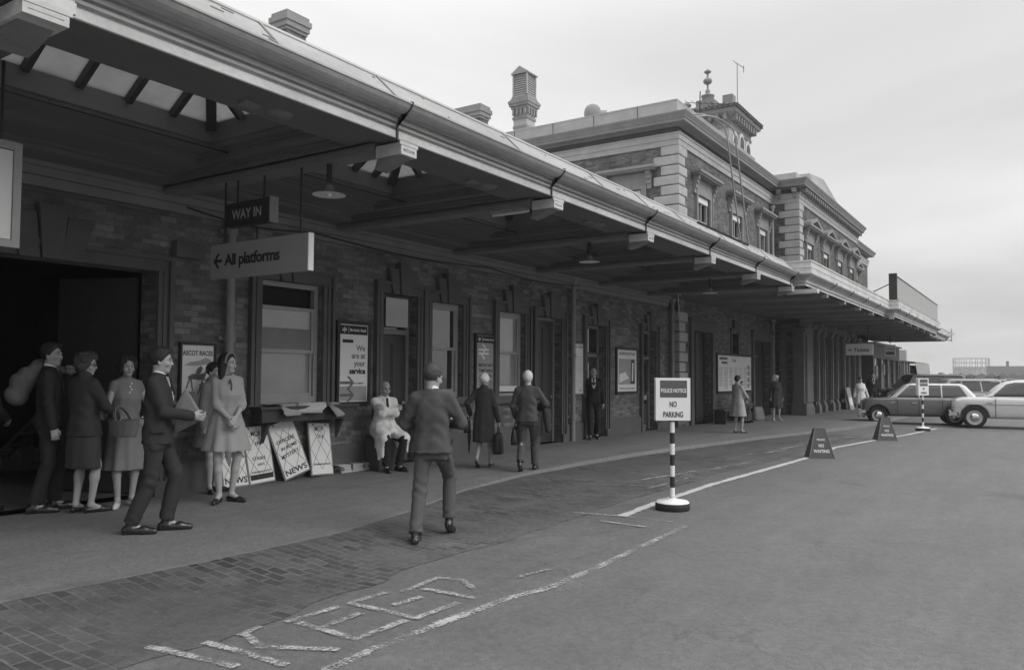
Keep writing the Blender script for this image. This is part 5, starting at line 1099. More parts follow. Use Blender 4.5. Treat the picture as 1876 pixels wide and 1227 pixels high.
    def hand(i):
        w_ = wr[i]; d = nrm(w_-elb[i]); pn = np.array((palm or [(0,-1,0),(0,1,0)])[i], float); n = nrm(pn-d*(pn@d)); sd = np.cross(n, d)
        if (sd@np.array([1,0,.6])) < 0: th = -1
        else: th = 1
        q = lambda a, b, c: w_+d*a*.95+sd*(b*th)*.95+n*c*.95
        f = Field(w_-.2, w_+.2, min(h, .0055)); f.cap(w_-d*.03, q(.03,0,0), .026, .024, .01)
        for b in (.027,.009,-.009,-.026): f.cap(q(.02,b*.7,0), q(.085,b,0), .014, .0115, .012)
        f.cap(q(.035,-.02,.006),q(.06,.02,.006),.014,.014,.012)
        c = curl if not isinstance(curl, (list,tuple)) else curl[i]
        for b, L1, L2, L3 in ((.028,.040,.024,.02),(.009,.045,.028,.022),(-.010,.042,.026,.021),(-.028,.033,.020,.018)):
            p0 = np.array([.085,b,0]); ang = 0; r = .0095
            for j, L in enumerate((L1, L2, L3)):
                ang += c*(.75,1.0,.8)[j]; p1 = p0+np.array([math.cos(ang)*L, b*.12, math.sin(ang)*L]); f.cap(q(*p0), q(*p1), r, r*.92, .004); r *= .93; p0 = p1
        t0, t1, t2 = (.025,.03,.008), (.062,.054,.018+.01*c), (.092,.055-.012*c,.024+.02*c); f.cap(q(*t0), q(*t1), .014, .0115, .01); f.cap(q(*t1), q(*t2), .0115, .009, .004)
        return f
    for i in range(2): add_field(bs, hand(i))
    o = bs.build('body', skin or SKIN, None); o.parent = root
    # ---- eyes, brows, lips
    e1 = MB(); e2 = MB(); e3 = MB()
    for sg in (1,-1):
        c = Hp(.080,.033*sg,.001); e1.lathe([(.0,-.0095),(.007,-.007),(.0105,0),(.007,.007),(0,.0095)], c, 10)
        c2 = Hp(.0885,.033*sg,.001); e2.lathe([(.0,-.0048),(.0045,-.003),(.0055,0),(.0045,.003),(0,.0048)], c2, 8)
        e2.tube([Hp(.0925,.016*sg,.029), Hp(.094,.034*sg,.034), Hp(.080,.052*sg,.027)], .0042 if not fem else .003, 5); e2.tube([Hp(.0895,.020*sg,.008), Hp(.091,.033*sg,.0105), Hp(.083,.047*sg,.006)], .0022, 5)
    e3.tube([Hp(.094,-.02,-.057), Hp(.0995,-.006,-.0545), Hp(.0995,.006,-.0545), Hp(.094,.02,-.057)], .0038, 5); e3.tube([Hp(.094,-.018,-.061), Hp(.0985,0,-.0635), Hp(.094,.018,-.061)], .0042, 5)
    for nm, m_, mt in (('eye',e1,EYEW),('iris_and_brow',e2,EYEM),('lips',e3,LIPM)): o = m_.build(nm, mt, None); o.parent = root
    # ---- hair
    hm = hairm or HAIRD; g = Field(HC-.3, HC+.22, hh)
    if hair == 'short':
        g.ell(Hp(-.014,0,.034), np.array([.108,.087,.100])*hs, .02, Al); g.ell(Hp(.04,.02,.092), (.05,.05,.028), .03, Al); g.cut(Hp(.058,0,.056), HA.T@np.array([.80,0,-.60])); g.wrinkle(.0022, 95, 2)
    elif hair == 'bald':
        g.ell(Hp(-.014,0,.02), np.array([.104,.085,.096])*hs, .02, Al); g.cut(Hp(.0,0,.06), HA.T@np.array([.25,0,.95])); g.cut(Hp(.02,0,.04), HA.T@np.array([.85,0,-.52]))
    elif hair == 'full':
        g.ell(Hp(-.018,0,.040), np.array([.116,.094,.106])*hs, .02, Al); g.ell(Hp(.045,.015,.094), (.05,.055,.032), .03, Al); g.cut(Hp(.062,0,.060), HA.T@np.array([.80,0,-.60])); g.wrinkle(.0028, 85, 2)
    elif hair == 'curly':
        g.ell(Hp(-.022,0,.030), np.array([.130,.116,.122])*hs, .02, Al); g.ell(Hp(-.04,0,-.05), np.array([.08,.10,.07])*hs, .04, Al); g.ell(Hp(.04,.01,.095), (.055,.07,.04), .03, Al); g.cut(Hp(.060,0,.050), HA.T@np.array([.93,0,-.36])); g.wrinkle(.012, 62, 3)
    elif hair == 'long':
        g.ell(Hp(-.02,0,.034), np.array([.118,.096,.110])*hs, .02, Al)
        for sg in (1,-1): g.cap(Hp(-.03,.075*sg,.02), Hp(-.04,.085*sg,-.17), .045, .035, .03)
        g.cap(Hp(-.07,0,.02), Hp(-.085,0,-.18), .075, .05, .04); g.cut(Hp(.052,0,.045), HA.T@np.array([.95,0,-.30])); g.wrinkle(.003, 80, 1)
    elif hair == 'cap':
        g.ell(Hp(-.015,0,.045), np.array([.122,.103,.104])*hs, .02, Al); g.cut(Hp(.05,0,.02), HA.T@np.array([.62,0,-.78])); g.wrinkle(.006, 70, 4)
    if hair in ('curly', 'full', 'short', 'long'):        # separate curls and locks break up the outline
        rr = np.random.RandomState(int(abs(H*1000)+abs(yaw)) % 997); nn_ = {'curly': 170, 'full': 110, 'short': 90, 'long': 60}[hair]
        for _ in range(nn_):
            v = nrm(rr.normal(size=3)); 
            if v[0]*.80-v[2]*.60 > .30 or v[2] < -.55: continue
            if hair == 'curly': c0 = Hp(-.022+.128*v[0], .113*v[1], .030+.120*v[2]); g.ell(c0, np.array([1,1,1])*rr.uniform(.010,.021), .008)
            else:
                c0 = Hp(-.016+.112*v[0], .090*v[1], .037+.103*v[2]); tdir = np.array([-1,v[1]*.6,-.4])-v*np.dot(v, [-1,v[1]*.6,-.4]); tdir = HA.T@nrm(tdir); g.cap(c0-tdir*.018, c0+tdir*.022, rr.uniform(.005,.009), .004, .006)
    add_ = sdf_obj('hat' if hair == 'cap' else 'hair', [g], hm, root)
    # ---- shoes
    for i in range(2):
        g = Field(np.minimum(ank[i], toe[i])-.1, np.maximum(ank[i], toe[i])+.1, min(h, .009)); u = nrm(toe[i]-ball[i]); up = nrm(ank[i]-ball[i]); hl = ank[i]-np.array([0,0,.05])-nrm(ball[i]-ank[i]+1e-9)*np.array([.045,.045,0])
        if fem: g.cap(ball[i]+(0,0,-.004), toe[i], .037, .024, .01); g.cap(hl+(0,0,-.002), ball[i], .030, .034, .015); g.cut(ank[i]+(0,0,-.018), (-.15*u[0],-.15*u[1],1)); g.cap(hl, hl-np.array([0,0,.03]), .022, .016, .008)
        else: g.cap(ball[i], toe[i]+u*.015, .044, .030, .01); g.cap(hl, ball[i], .040, .042, .02); g.cap(ank[i]-(0,0,.03), ank[i]+(0,0,.015), .045, .042, .02); g.cap(hl, hl-(0,0,.025), .034, .034, .008)
        g.cut((0,0,min(ball[i][2]-.032, hl[2]-.05)), (0,0,-1)); sdf_obj('shoe', [g], shoes, root)
    # ---- clothes
    def sleeves(f, r0, r1, frac=1.0, k=.03):
        for i in range(2):
            f.cap(sh[i], elb[i] if frac >= .5 else sh[i]+(elb[i]-sh[i])*frac*2, r0, (r0+r1)/2, k)
            f.cap(T(-.016,0,.495), sh[i]+A.T@np.array([0,-.01*(1-2*i),.004]), .052*(.85 if fem else 1), .044*(.85 if fem else 1), .04)
            if frac > .5:
                e = elb[i]+(wr[i]-elb[i])*(frac-.5)*2; f.cap(elb[i], e, (r0+r1)/2, r1, .02)
    def trousers(mat, r=(.092,.072,.069), top=.1):
        f = Field(lo, hi, h); f.loft(P, A, [(-.14,0,.115,.165),(.0,0,.118,.17),(top,0,.105,.15)], .05)
        for i in range(2): e = ank[i]+nrm(ank[i]-knee[i])*-.01; f.cap(hip[i]-(0,0,.03), knee[i], r[0], r[1], .045); f.cap(knee[i], e, r[1], r[2], .02); f.cap(e, e+nrm(ank[i]-knee[i])*.02, r[2], r[2], .01)
        f.wrinkle(.0036, 20, 1)
        for i in range(2):
            d_ = nrm(ank[i]-knee[i]); f.ripple(knee[i]-d_*.02, d_+np.array([.3,.2,0]), .11, .008, 62, i*2); f.ripple(ank[i]-d_*.07, d_+np.array([.2,-.3,0]), .08, .008, 75, 1+i); f.ripple(hip[i]-(0,0,.10), (.5,.8*(1-2*i),.6), .13, .007, 48, i)
        # hems: flat ends at the ankles
        X, Y, Z = np.meshgrid(*f.ax, indexing='ij', sparse=True)
        for i in range(2):
            d = nrm(ank[i]-knee[i]); q = f.sub(ank[i]-.16, ank[i]+.16)
            if q: sl, x, y, z = q; f.put(sl, (x-ank[i][0])*d[0]+(y-ank[i][1])*d[1]+(z-ank[i][2])*d[2]+.012, 0, 'i')
        sdf_obj('trousers', [f], mat, root)
    def jacket(mat, hem=-.10, open_=0, wide=1.0, name='jacket', fr=.97, fl=0, k=.05):
        f = Field(lo, hi, h); pr = [(hem,0,.142*wide+fl,.200*wide+fl),(.0,0,.135*wide+fl*.5,.190*wide+fl*.5),(.12,.0,.122*wide,.170*wide),(.26,.006,.130*wide,.180*wide),(.38,.004,.122*wide,.185*wide),(.44,-.008,.100*wide,.160*wide),(.49,-.015,.074*wide,.10*wide),(.525,-.018,.064*wide,.07*wide)]
        if fem: pr = [(z, x, a*.93, b*.90) for z, x, a, b in pr]; pr[3] = (.27,.022,.128*wide,.160*wide)
        f.loft(P, A, pr, .03, 2.4, fold=.03, nf=5, ph=1); sleeves(f, .060*(.88 if fem else 1), .050*(.9 if fem else 1), fr, k); f.wrinkle(.003, 17, 2)
        for i in range(2): f.ripple(elb[i], nrm(wr[i]-sh[i])+np.array([.2,0,.2]), .10, .008, 60, i); f.ripple(T(-.06,.15*(1-2*i),.30), A.T@np.array([.2,.7*(1-2*i),.7]), .12, .006, 50, i+.5); f.ripple(T(-.10,.07*(1-2*i),.10), A.T@np.array([.1,.25*(1-2*i),1]), .13, .005, 44, 2*i)
        o = sdf_obj(name, [f], mat, root)
        return o
    def collar(mat, tie=None):
        c = HC+HA.T@np.array([-.012,0,-.05]); f = Field(nb-.16, nb+.16, hh); b = T(-.012,0,.485); t = T(.0,0,.552)
        f.cap(b, t, .064, .0605, 0); f.cut(t-A.T@np.array([0,0,.0]), A.T@np.array([.28,0,.9])); f.cut(b, A.T@np.array([0,0,-1])); sdf_obj('shirt_collar', [f], mat, root)
        m = MB(); w = .05; m.add([T(.128,-w,.34),T(.128,w,.34),T(.085,w*.8,.50),T(.085,-w*.8,.50)], [(0,1,2,3)]);
        m.add([T(.138,0,.26),T(.130,.05,.36),T(.06,.055,.50),T(.07,-.055,.50),T(.130,-.05,.36)], [(0,1,2,3,4)]); o = m.build('shirt_front', mat, None); o.parent = root
        if tie: m = MB(); m.obox(T(.115,0,.42), A.T@np.array([-.028,0,.085]), A.T@np.array([0,.018,0]), A.T@np.array([.008,0,.004])); o = m.build('tie', tie, None); o.parent = root
    def skirt(mat, prof, name='skirt', fold=.04, nf=6):
        f = Field(lo, hi, h); f.loft(P, A, prof, .02, 2.2, fold=fold, nf=nf, ph=.5); f.wrinkle(.003, 22, 3)
        return f
    m_ = mats
    if outfit == 'suit':
        trousers(m_.get('trousers', SUITD)); jacket(m_.get('jacket', SUITD), hem=-.09 if hemz is None else hemz, fl=flare or .0)
        for i in range(2):
            d_ = nrm(wr[i]-elb[i]); o = MB().cyl(wr[i]-d_*.02, wr[i]+d_*.006, .040, .038, 14).build('shirt_cuff', SHIRT, None); o.parent = root
            jm = m_.get('jacket', SUITD); sg_ = 1-2*i; o = MB().obox(T(.045,.196*sg_+.006*sg_,.02), A.T@np.array([.062,-.012*sg_,0]), A.T@np.array([.0,.006*sg_,0]), A.T@np.array([-.004,.004*sg_,.026])).build('pocket_flap', jm, None); o.parent = root
        collar(SHIRT, m_.get('tie', SUITD))
    elif outfit == 'jacket_skirt':
        hz = hemz if hemz is not None else -.46; f = skirt(m_['skirt'], [(hz,0,.15,.205),(-.2,0,.15,.20),(-.03,0,.125,.18),(.12,0,.10,.14)]); sdf_obj('skirt', [f], m_['skirt'], root); jacket(m_['jacket'], hem=-.13, wide=1.06, fl=.015)
        g = Field(nb-.16, nb+.16, hh); g.cap(T(-.015,0,.49), T(-.005,0,.56), .078, .070, 0); g.cut(T(0,0,.565), A.T@np.array([.35,0,.9])); sdf_obj('jacket_collar', [g], m_['jacket'], root)
    elif outfit in ('dress', 'coat'):
        hz = hemz if hemz is not None else -.36; fl = flare if flare is not None else .06
        pr = [(hz,0,.155+fl,.195+fl),(-.08,0,.14+fl*.3,.185+fl*.3),(.10,.0,.118,.158),(.20,.008,.115,.155),(.29,.024,.125,.162),(.38,.006,.105,.160),(.45,-.010,.085,.15),(.50,-.015,.060,.10),(.53,-.016,.054,.066)]
        if outfit == 'coat': pr = [(z, x, a*1.10+.006, b*1.10+.006) for z, x, a, b in pr]
        f = Field(lo, hi, h); f.loft(P, A, pr, .02, 2.2, fold=.075 if outfit == 'dress' else .05, nf=6, ph=.7); sleeves(f, .056 if outfit == 'coat' else .048, .050 if outfit == 'coat' else .047, m_.get('sleeve', 1.0 if outfit == 'coat' else .5), .03); f.wrinkle(.003, 16, 5)
        for i in range(2): f.ripple(elb[i], nrm(wr[i]-sh[i]), .09, .006, 60, i) if m_.get('sleeve', 1) > .5 else None; f.ripple(T(.05,.1*(1-2*i),.12), A.T@np.array([.2,.5*(1-2*i),1]), .14, .005, 42, i)
        sdf_obj(outfit, [f], m_['dress'], root)
        if outfit == 'coat': g = Field(nb-.16, nb+.16, hh); g.cap(T(-.015,0,.48), T(-.005,0,.55), .082, .074, 0); g.cut(T(0,0,.555), A.T@np.array([.35,0,.9])); sdf_obj('coat_collar', [g], m_['dress'], root)
    pts = dict(T=T, wr=wr, elb=elb, sh=sh, HC=HC, Hp=Hp, P=P, knee=knee, ank=ank, lo=lo, hi=hi, h=h, hip=hip, A=A, HA=HA)
    if extra: extra(root, pts)
    root.scale = (s*.94, s*.94, s); root.location = loc; root.rotation_euler = (0, 0, R(yaw)); return root
# ================================================================== CARS
def poly_sd(X, Z, pts):
    pts = np.array(pts, float); d = None; s = None
    for i in range(len(pts)):
        a, b = pts[i], pts[i-1]; ex, ez = b-a; wx, wz = X-a[0], Z-a[1]; t = np.clip((wx*ex+wz*ez)/(ex*ex+ez*ez), 0, 1); dd = (wx-ex*t)**2+(wz-ez*t)**2
        d = dd if d is None else np.minimum(d, dd); c1 = Z >= a[1]; c2 = Z < b[1]; c3 = ex*wz > ez*wx; fl = np.where((c1 & c2 & c3) | (~c1 & ~c2 & ~c3), -1., 1.); s = fl if s is None else s*fl
    return s*np.sqrt(d)
CHROME = M('chrome', .6, .18, .1, 5, 0, metal=1); TYRE = M('tyre_rubber', .025, .8, .2, 8, .1); CGLASS = M('car_glass', .045, .06, .1, 2, 0, spec=.7); LAMP = M('lamp_glass', .5, .15, .05, 5, 0, spec=.6); REDL = M('tail_lamp', .12, .2, .05, 5, 0)
def car(name, label, cat, low, top, wins, wheels, paint, roofpaint, W=1.6, wr=.31, ht=.03, group='cars parked outside the station', hub=.16, trim_z=None, fast=False, doors=(), belt=.92):
    t = thing(name, label, cat, (0,0,0), group=group); lw = np.array(low); x0, x1 = lw[:,0].min(), lw[:,0].max(); h = ht
    def body_field():
        f = Field((x0-.12,-W/2-.12,.05), (x1+.12,W/2+.12,1.75), h); X, Y, Z = np.meshgrid(*f.ax, indexing='ij', sparse=True); d2 = poly_sd(X[:,:,:], Z, low)
        plan = W/2-.02-.10*np.clip((X-(x1-.9))/.9,0,1)**2-.08*np.clip(((x0+.8)-X)/.8,0,1)**2-.06*np.clip((.55-Z)/.35,0,1)**2-.07*np.clip((Z-.62)/.4,0,1)**2
        dy = np.abs(Y)-plan; r = .10; a = d2+r; b = dy+r; D = np.minimum(np.maximum(a,b),0)+np.sqrt(np.maximum(a,0)**2+np.maximum(b,0)**2)-r
        f.D = np.broadcast_to(D, f.n).astype(np.float32).copy()
        for wx in wheels:
            wd = np.sqrt((X-wx)**2+(Z-wr)**2)-(wr+.065); wd = np.maximum(wd, .30-np.abs(Y)+.12); f.D = np.maximum(f.D, -wd+0*Y).astype(np.float32)
        return f
    def cab_sd(X, Y, Z, off=0.):
        d2 = poly_sd(X, Z, top)+off; half = W/2-.09-off-.22*np.clip((Z-belt)/.55,0,1); dy = np.abs(Y)-half; r = .13; a = d2+r; b = dy+r
        return np.minimum(np.maximum(a,b),0)+np.sqrt(np.maximum(a,0)**2+np.maximum(b,0)**2)-r
    sdf_obj('body', [body_field()], paint, t); tp = np.array(top)
    f = Field((tp[:,0].min()-.1,-W/2,.8), (tp[:,0].max()+.1,W/2,tp[:,1].max()+.1), h*.8); X, Y, Z = np.meshgrid(*f.ax, indexing='ij', sparse=True); D = cab_sd(X, Y, Z)+0*Y
    ow = None
    for wpoly in wins: w = poly_sd(X, Z, wpoly)-.01; ow = w if ow is None else np.minimum(ow, w)
    D = np.maximum(D, -np.maximum(ow+0*Y, -(np.abs(Y)-.30+0*X)))
    # windscreen and rear window openings
    zlo, zhi = belt+.06, tp[:,1].max()-.10; scr = np.maximum(np.abs(Y)-(W/2-.24-.16*np.clip((Z-belt)/.5,0,1)), np.maximum(zlo-Z, Z-zhi)); mid = (wins[0][0][0]+wins[-1][-1][0])/2
    xf = max(p[0] for w in wins for p in w); xr = min(p[0] for w in wins for p in w); ends = np.maximum(scr, -np.maximum(X-xf-.04, xr-.04-X)); D = np.maximum(D, -ends)
    f.D = np.broadcast_to(D, f.n).astype(np.float32).copy(); sdf_obj('roof', [f], roofpaint, t)
    f = Field((tp[:,0].min()-.1,-W/2,.8), (tp[:,0].max()+.1,W/2,tp[:,1].max()+.1), h*1.1); X, Y, Z = np.meshgrid(*f.ax, indexing='ij', sparse=True); f.D = np.broadcast_to(cab_sd(X, Y, Z, .022)+0*Y, f.n).astype(np.float32).copy(); sdf_obj('windows', [f], CGLASS, t)
    for wx in wheels:
        for sg in (1,-1):
            y = sg*(W/2-.14); q = lambda prof: [(r_, z_) for r_, z_ in prof]
            def lat(mb, prof, n=28):
                vs = [(wx+r_*math.cos(2*math.pi*i/n), y+sg*z_, wr+r_*math.sin(2*math.pi*i/n)) for r_, z_ in prof for i in range(n)]; mb.add(vs, [(k*n+i, k*n+(i+1) % n, (k+1)*n+(i+1) % n, (k+1)*n+i) for k in range(len(prof)-1) for i in range(n)], True); return mb
            o = lat(MB(), [(.01,-.08),(wr-.03,-.08),(wr,-.05),(wr,.05),(wr-.02,.08),(wr-.08,.09),(wr-.11,.075)]).build('wheel', TYRE, None); o.parent = t
            r_ = lat(MB(), [(wr-.10,.078),(wr-.125,.06),(hub+.005,.05),(.01,.05)]).build('rim', MATS.get('rim_paint') or M('rim_paint', .42, .4, .1, 5, 0), None); r_.parent = o
            c_ = lat(MB(), [(hub-.02,.052),(hub-.035,.08),(.06,.095),(.0,.10)]).build('hubcap', CHROME, None); c_.parent = o
    m = MB(); zb = .44
    for xe, sg in ((x1+.045,1),(x0-.045,-1)):
        o = MB().box(xe-.03, xe+.03, -W/2+.12, W/2-.12, zb-.06, zb+.06).build('bumper', CHROME, None); o.parent = t; o = MB().box(xe-.005,xe+.035,-.26,.26,zb+.07,zb+.18).build('number_plate', INK, None); o.parent = t
        for s2 in (1,-1): o = MB().obox((xe-.09*sg, s2*(W/2-.07), zb), (.10,.0,0), (-.03*sg*s2*-1,.028,0), (0,0,.058)).build('bumper_end', CHROME, None); o.parent = t; o = MB().box(xe-.02,xe+.05*sg,s2*.35-.04,s2*.35+.04,zb-.09,zb+.09).build('overrider', CHROME, None); o.parent = t
    for s2 in (1,-1):
        l = MB(); zL = .70; vs = [(.0,.055),(.05,.05),(.085,.02),(.09,-.05)]; n = 18
        l.add([(x1-.06+b_, s2*(W/2-.27)+a_*math.cos(2*math.pi*i/n), zL+a_*math.sin(2*math.pi*i/n)) for a_, b_ in vs for i in range(n)], [(k*n+i, k*n+(i+1) % n, (k+1)*n+(i+1) % n, (k+1)*n+i) for k in range(3) for i in range(n)], True); o = l.build('headlight', LAMP, None); o.parent = t
        l = MB().box(x0-.03, x0+.05, s2*(W/2-.20)-.05, s2*(W/2-.20)+.05, .62, .84); o = l.build('tail_light', REDL, None); o.parent = t
    g = MB()
    for k in range(6): g.box(x1-.04,x1+.02,-.42,.42,.54+.04*k,.56+.04*k)
    o = g.build('grille', CHROME, None); o.parent = t
    m = MB(); d = MB()
    for sg in (1,-1):
        if trim_z: m.box(x0+.25, x1-.35, sg*(W/2-.035), sg*(W/2-.012), trim_z, trim_z+.022)
        for dx in doors: d.box(dx-.006, dx+.006, sg*(W/2-.045), sg*(W/2-.009), .34, belt-.02); 
        for dx in doors[:-1] if len(doors) > 1 else doors: hb = MB().box(dx+.08, dx+.24, sg*(W/2-.03), sg*(W/2+.015), belt-.16, belt-.13); o = hb.build('door_handle', CHROME, None); o.parent = t
    if trim_z: o = m.build('side_trim', CHROME, None); o.parent = t
    if doors: o = d.build('door_gap', BLACK, None); o.parent = t
    return t
GREYP = M('dark_grey_car_paint', .11, .30, .12, 2, 0, spec=.5, coat=.5); WHITEP = M('cream_car_paint', .50, .30, .10, 2, 0, spec=.5, coat=.5); DARKP = M('black_car_paint', .03, .25, .1, 2, 0, spec=.5, coat=.5); MIDP = M('light_grey_car_paint', .28, .3, .1, 2, 0, spec=.5, coat=.4)
low_e = [(-2.05,.30),(-2.10,.50),(-2.08,.80),(-2.0,.93),(-.2,.95),(.75,.95),(1.62,.91),(1.76,.80),(1.78,.45),(1.70,.28)]
top_e = [(-2.02,.90),(-1.60,1.40),(-1.45,1.47),(.1,1.47),(.3,1.42),(.92,.90)]
win_e = [[(-1.62,.97),(-1.38,1.37),(-.85,1.38),(-.85,.97)],[(-.78,.97),(-.78,1.38),(-.12,1.38),(-.12,.97)],[(-.05,.97),(-.05,1.38),(.20,1.37),(.62,.97)]]
def heading(px_, py_, d): v = gp(px_, py_); return v
fw, rw = gp(1609,776), gp(1739,777)
v = (fw-rw).normalized(); hd = math.atan2(v.y, v.x)
A_ = R(103)
def car_at(t, wheel_ground, wheel_x, W_, ang):        # puts the near-side wheel's foot on a ground point
    u = Vector((math.cos(ang), math.sin(ang), 0)); l = Vector((-u.y, u.x, 0)); c = Vector(wheel_ground)-u*wheel_x-l*(W_/2-.10); return place(t, (c.x, c.y, 0), ang)
ec = car('estate_car', 'dark grey estate car with pale roof, nose toward the station', 'car', low_e, top_e, win_e, (1.25,-1.22), GREYP, WHITEP, 1.56, trim_z=.90, doors=(.62,-.08,-.82))
ec.scale = (.93,.93,.93); car_at(ec, fw, 1.25*.93, 1.56*.93, A_)
low_s = [(-2.15,.32),(-2.2,.55),(-2.15,.82),(-1.9,.92),(-.7,.96),(.75,.97),(1.6,.95),(1.80,.89),(1.88,.72),(1.86,.45),(1.76,.30)]
top_s = [(-1.45,.92),(-1.12,1.22),(-.90,1.39),(-.62,1.48),(-.2,1.52),(.15,1.50),(.42,1.43),(.62,1.30),(1.0,.93)]
win_s = [[(-1.02,1.0),(-.84,1.32),(-.66,1.385),(-.32,1.40),(-.32,1.0)],[(-.24,1.0),(-.24,1.40),(.22,1.39),(.40,1.34),(.76,1.0)]]
wc = car('saloon_car', 'cream saloon car with round hubcaps parked in front of the grey estate car', 'car', low_s, top_s, win_s, (1.28,-1.3), WHITEP, WHITEP, 1.66, wr=.335, trim_z=.74, doors=(.72,-.28,-1.05), belt=.95, hub=.15)
car_at(wc, gp(1786,784), 1.28, 1.66, R(97))
low_v = [(-2.2,.35),(-2.25,.8),(-2.2,1.05),(1.1,1.05),(1.9,.95),(2.1,.8),(2.1,.45),(2.0,.32)]
top_v = [(-2.2,1.0),(-2.05,1.68),(-1.9,1.76),(.45,1.76),(.65,1.70),(1.2,1.0)]
win_v = [[(-2.0,1.12),(-1.9,1.58),(-1.0,1.6),(-1.0,1.12)],[(-.9,1.12),(-.9,1.6),(-.05,1.6),(-.05,1.12)],[(.05,1.12),(.05,1.6),(.5,1.58),(.9,1.12)]]
vn = car('estate_van', 'large pale grey van parked behind the grey estate car', 'van', low_v, top_v, win_v, (1.3,-1.3), MIDP, MIDP, 1.75, wr=.35, ht=.04, doors=(.95,0), belt=1.05)
def sight(px_, depth, z=0): d = ray(px_, 691); w = EYEP+d*depth; return (w.x, w.y, z)
vn.scale = (.86,.86,.86); place(vn, sight(1752, 36.5), R(118))
dc = car('dark_car', 'black car with low roof half hidden behind the grey estate car bonnet', 'car', low_v, [(p[0], p[1]-.02) for p in top_v], win_v, (1.3,-1.3), DARKP, DARKP, 1.75, wr=.35, ht=.045, belt=1.05)
place(dc, sight(1685, 41), R(122))
sc2 = car('small_car', 'small pale car parked far behind the cream saloon bonnet', 'car', low_s, top_s, win_s, (1.28,-1.3), MIDP, MIDP, 1.6, ht=.045, belt=.95); place(sc2, sight(1808, 44), R(115))
sc3 = car('small_car', 'dark car in the far row just beyond the man among the cars', 'car', low_s, top_s, win_s, (1.28,-1.3), DARKP, DARKP, 1.6, ht=.05, belt=.95); place(sc3, sight(1850, 58), R(110))

# ================================================================== PEOPLE
PT = {}
def keep(root, pts): PT[root.name] = pts
def who(label, px_, feet_y, top_y, yaw, z=PZ, Hfix=None, **kw):
    g = gp(px_, feet_y, z); dp = (g-EYEP).dot(CF); H = Hfix or min(1.86, max(1.5, (feet_y-top_y)*dp/F/1.005))
    return person(label, tuple(g), yaw, H, extra=keep, **kw)
def local(root, v): return Matrix.LocRotScale(root.location, root.rotation_euler, root.scale) @ Vector(v)
def held(root, name, label, cat, c, group=None):
    t = thing(name, label, cat, local(root, c), root.rotation_euler.z, group); t.scale = root.scale; return t
def hmesh(t, name, mb, mat, c): c = Vector(c); mb.v = [tuple(Vector(v)-c) for v in mb.v]; o = mb.build(name, mat, None); o.parent = t; return o
NR = .0125
# left group
sm_ = who('young man in a black suit carrying a sack over his shoulder, seen from behind', 84, 936, 622, -28, head=(-30,3), hair='full', hands=[(.17,.20,1.40),(.06,-.27,.79)], elbows=[(-.2,.6,-1),(-1,-.5,0)], feet=[(.08,.10,5,0),(-.10,-.12,-5,0)], h=NR)
p = PT[sm_.name]; c = (-.31,.12,1.05); t = held(sm_, 'sack', 'half-full pale sack slung over the shoulder of the man in the black suit', 'sack', c)
f = Field((-.8,-.45,.7),(.35,.5,1.75),.014); f.cap((.12,.19,1.44),(-.10,.14,1.47),.035,.07,.04); f.cap((-.10,.14,1.47),(-.25,.12,1.33),.06,.09,.08); f.cap((-.25,.12,1.33),(-.30,.12,1.20),.10,.10,.08); f.ell((-.31,.12,1.18),(.10,.11,.10),.05); f.ripple((-.2,.12,1.35),(1,0,.4),.2,.008,40,1); f.wrinkle(.012,18,3); hmesh(t, 'cloth', add_field(MB(), f), SACKM, c)
bw2 = who('curly-haired woman in dark jacket and skirt with glasses, a basket on her arm', 150, 939, 642, 14, fem=True, head=(-62,-6), hair='curly', hairm=HAIRB, outfit='jacket_skirt', mats=dict(jacket=JACKD, skirt=COATD), hemz=-.47, hands=[(.24,.12,1.05),(.24,-.24,1.02)], elbows=[(-.6,.5,-.6),(-.6,-.8,-.5)], feet=[(.0,.09,8,0),(.05,-.09,-25,0)], skin=SKINS, h=NR)
p = PT[bw2.name]
gl = MB()
for sg in (1,-1): gl.tube([p['Hp'](.104,.035*sg+.022*math.cos(a),.004+.018*math.sin(a)) for a in [math.pi*i/8 for i in range(17)]], .003, 5); gl.tube([p['Hp'](.104,.057*sg,.006), p['Hp'](.0,.082*sg,.004)], .003, 5)
o = gl.build('glasses', BLACK, None); o.parent = bw2
c = (.20,-.38,.84); t = held(bw2, 'basket', 'oval wicker shopping basket hanging from the arm of the curly-haired woman', 'basket', c); m = MB(); n = 28; vs = []; pr = [(.74,0),(.80,.012),(.86,.06),(.92,.12),(.97,.17),(1.0,.175),(.98,.185),(.93,.17),(.84,.06),(.1,.03)]
for r_, z_ in pr: vs += [(c[0]+.125*r_*math.cos(2*math.pi*i/n)*(1+.012*(i % 2)), c[1]+.21*r_*math.sin(2*math.pi*i/n)*(1+.012*(i % 2)), c[2]-.02+z_) for i in range(n)]
m.add(vs, [(k*n+i, k*n+(i+1) % n, (k+1)*n+(i+1) % n, (k+1)*n+i) for k in range(len(pr)-1) for i in range(n)]); hmesh(t, 'wickerwork', m, WICK, c)
m = MB()
for q in (-.012,.012): m.tube([(c[0]+.11*math.cos(a), c[1]+q+.10*abs(math.sin(a))*.9, c[2]+.14+.17*math.sin(a)) for a in [math.pi*i/12 for i in range(13)]], .009, 6)
hmesh(t, 'handle', m, WICK, c)
dw = who('smiling woman in a pale sleeveless dress and white shoes facing the camera', 226, 927, 648, 262, fem=True, head=(-8,0), hair='curly', hairm=HAIRD, outfit='dress', mats=dict(dress=DRESSG, sleeve=.12), hemz=-.53, flare=.05, hands=[(.22,.14,1.02),(.22,-.12,1.0)], elbows=[(-.6,1,-.6),(-.6,-1,-.6)], feet=[(.0,.10,10,0),(.06,-.10,-30,0)], shoes=SHOEW, h=NR)
m = MB()
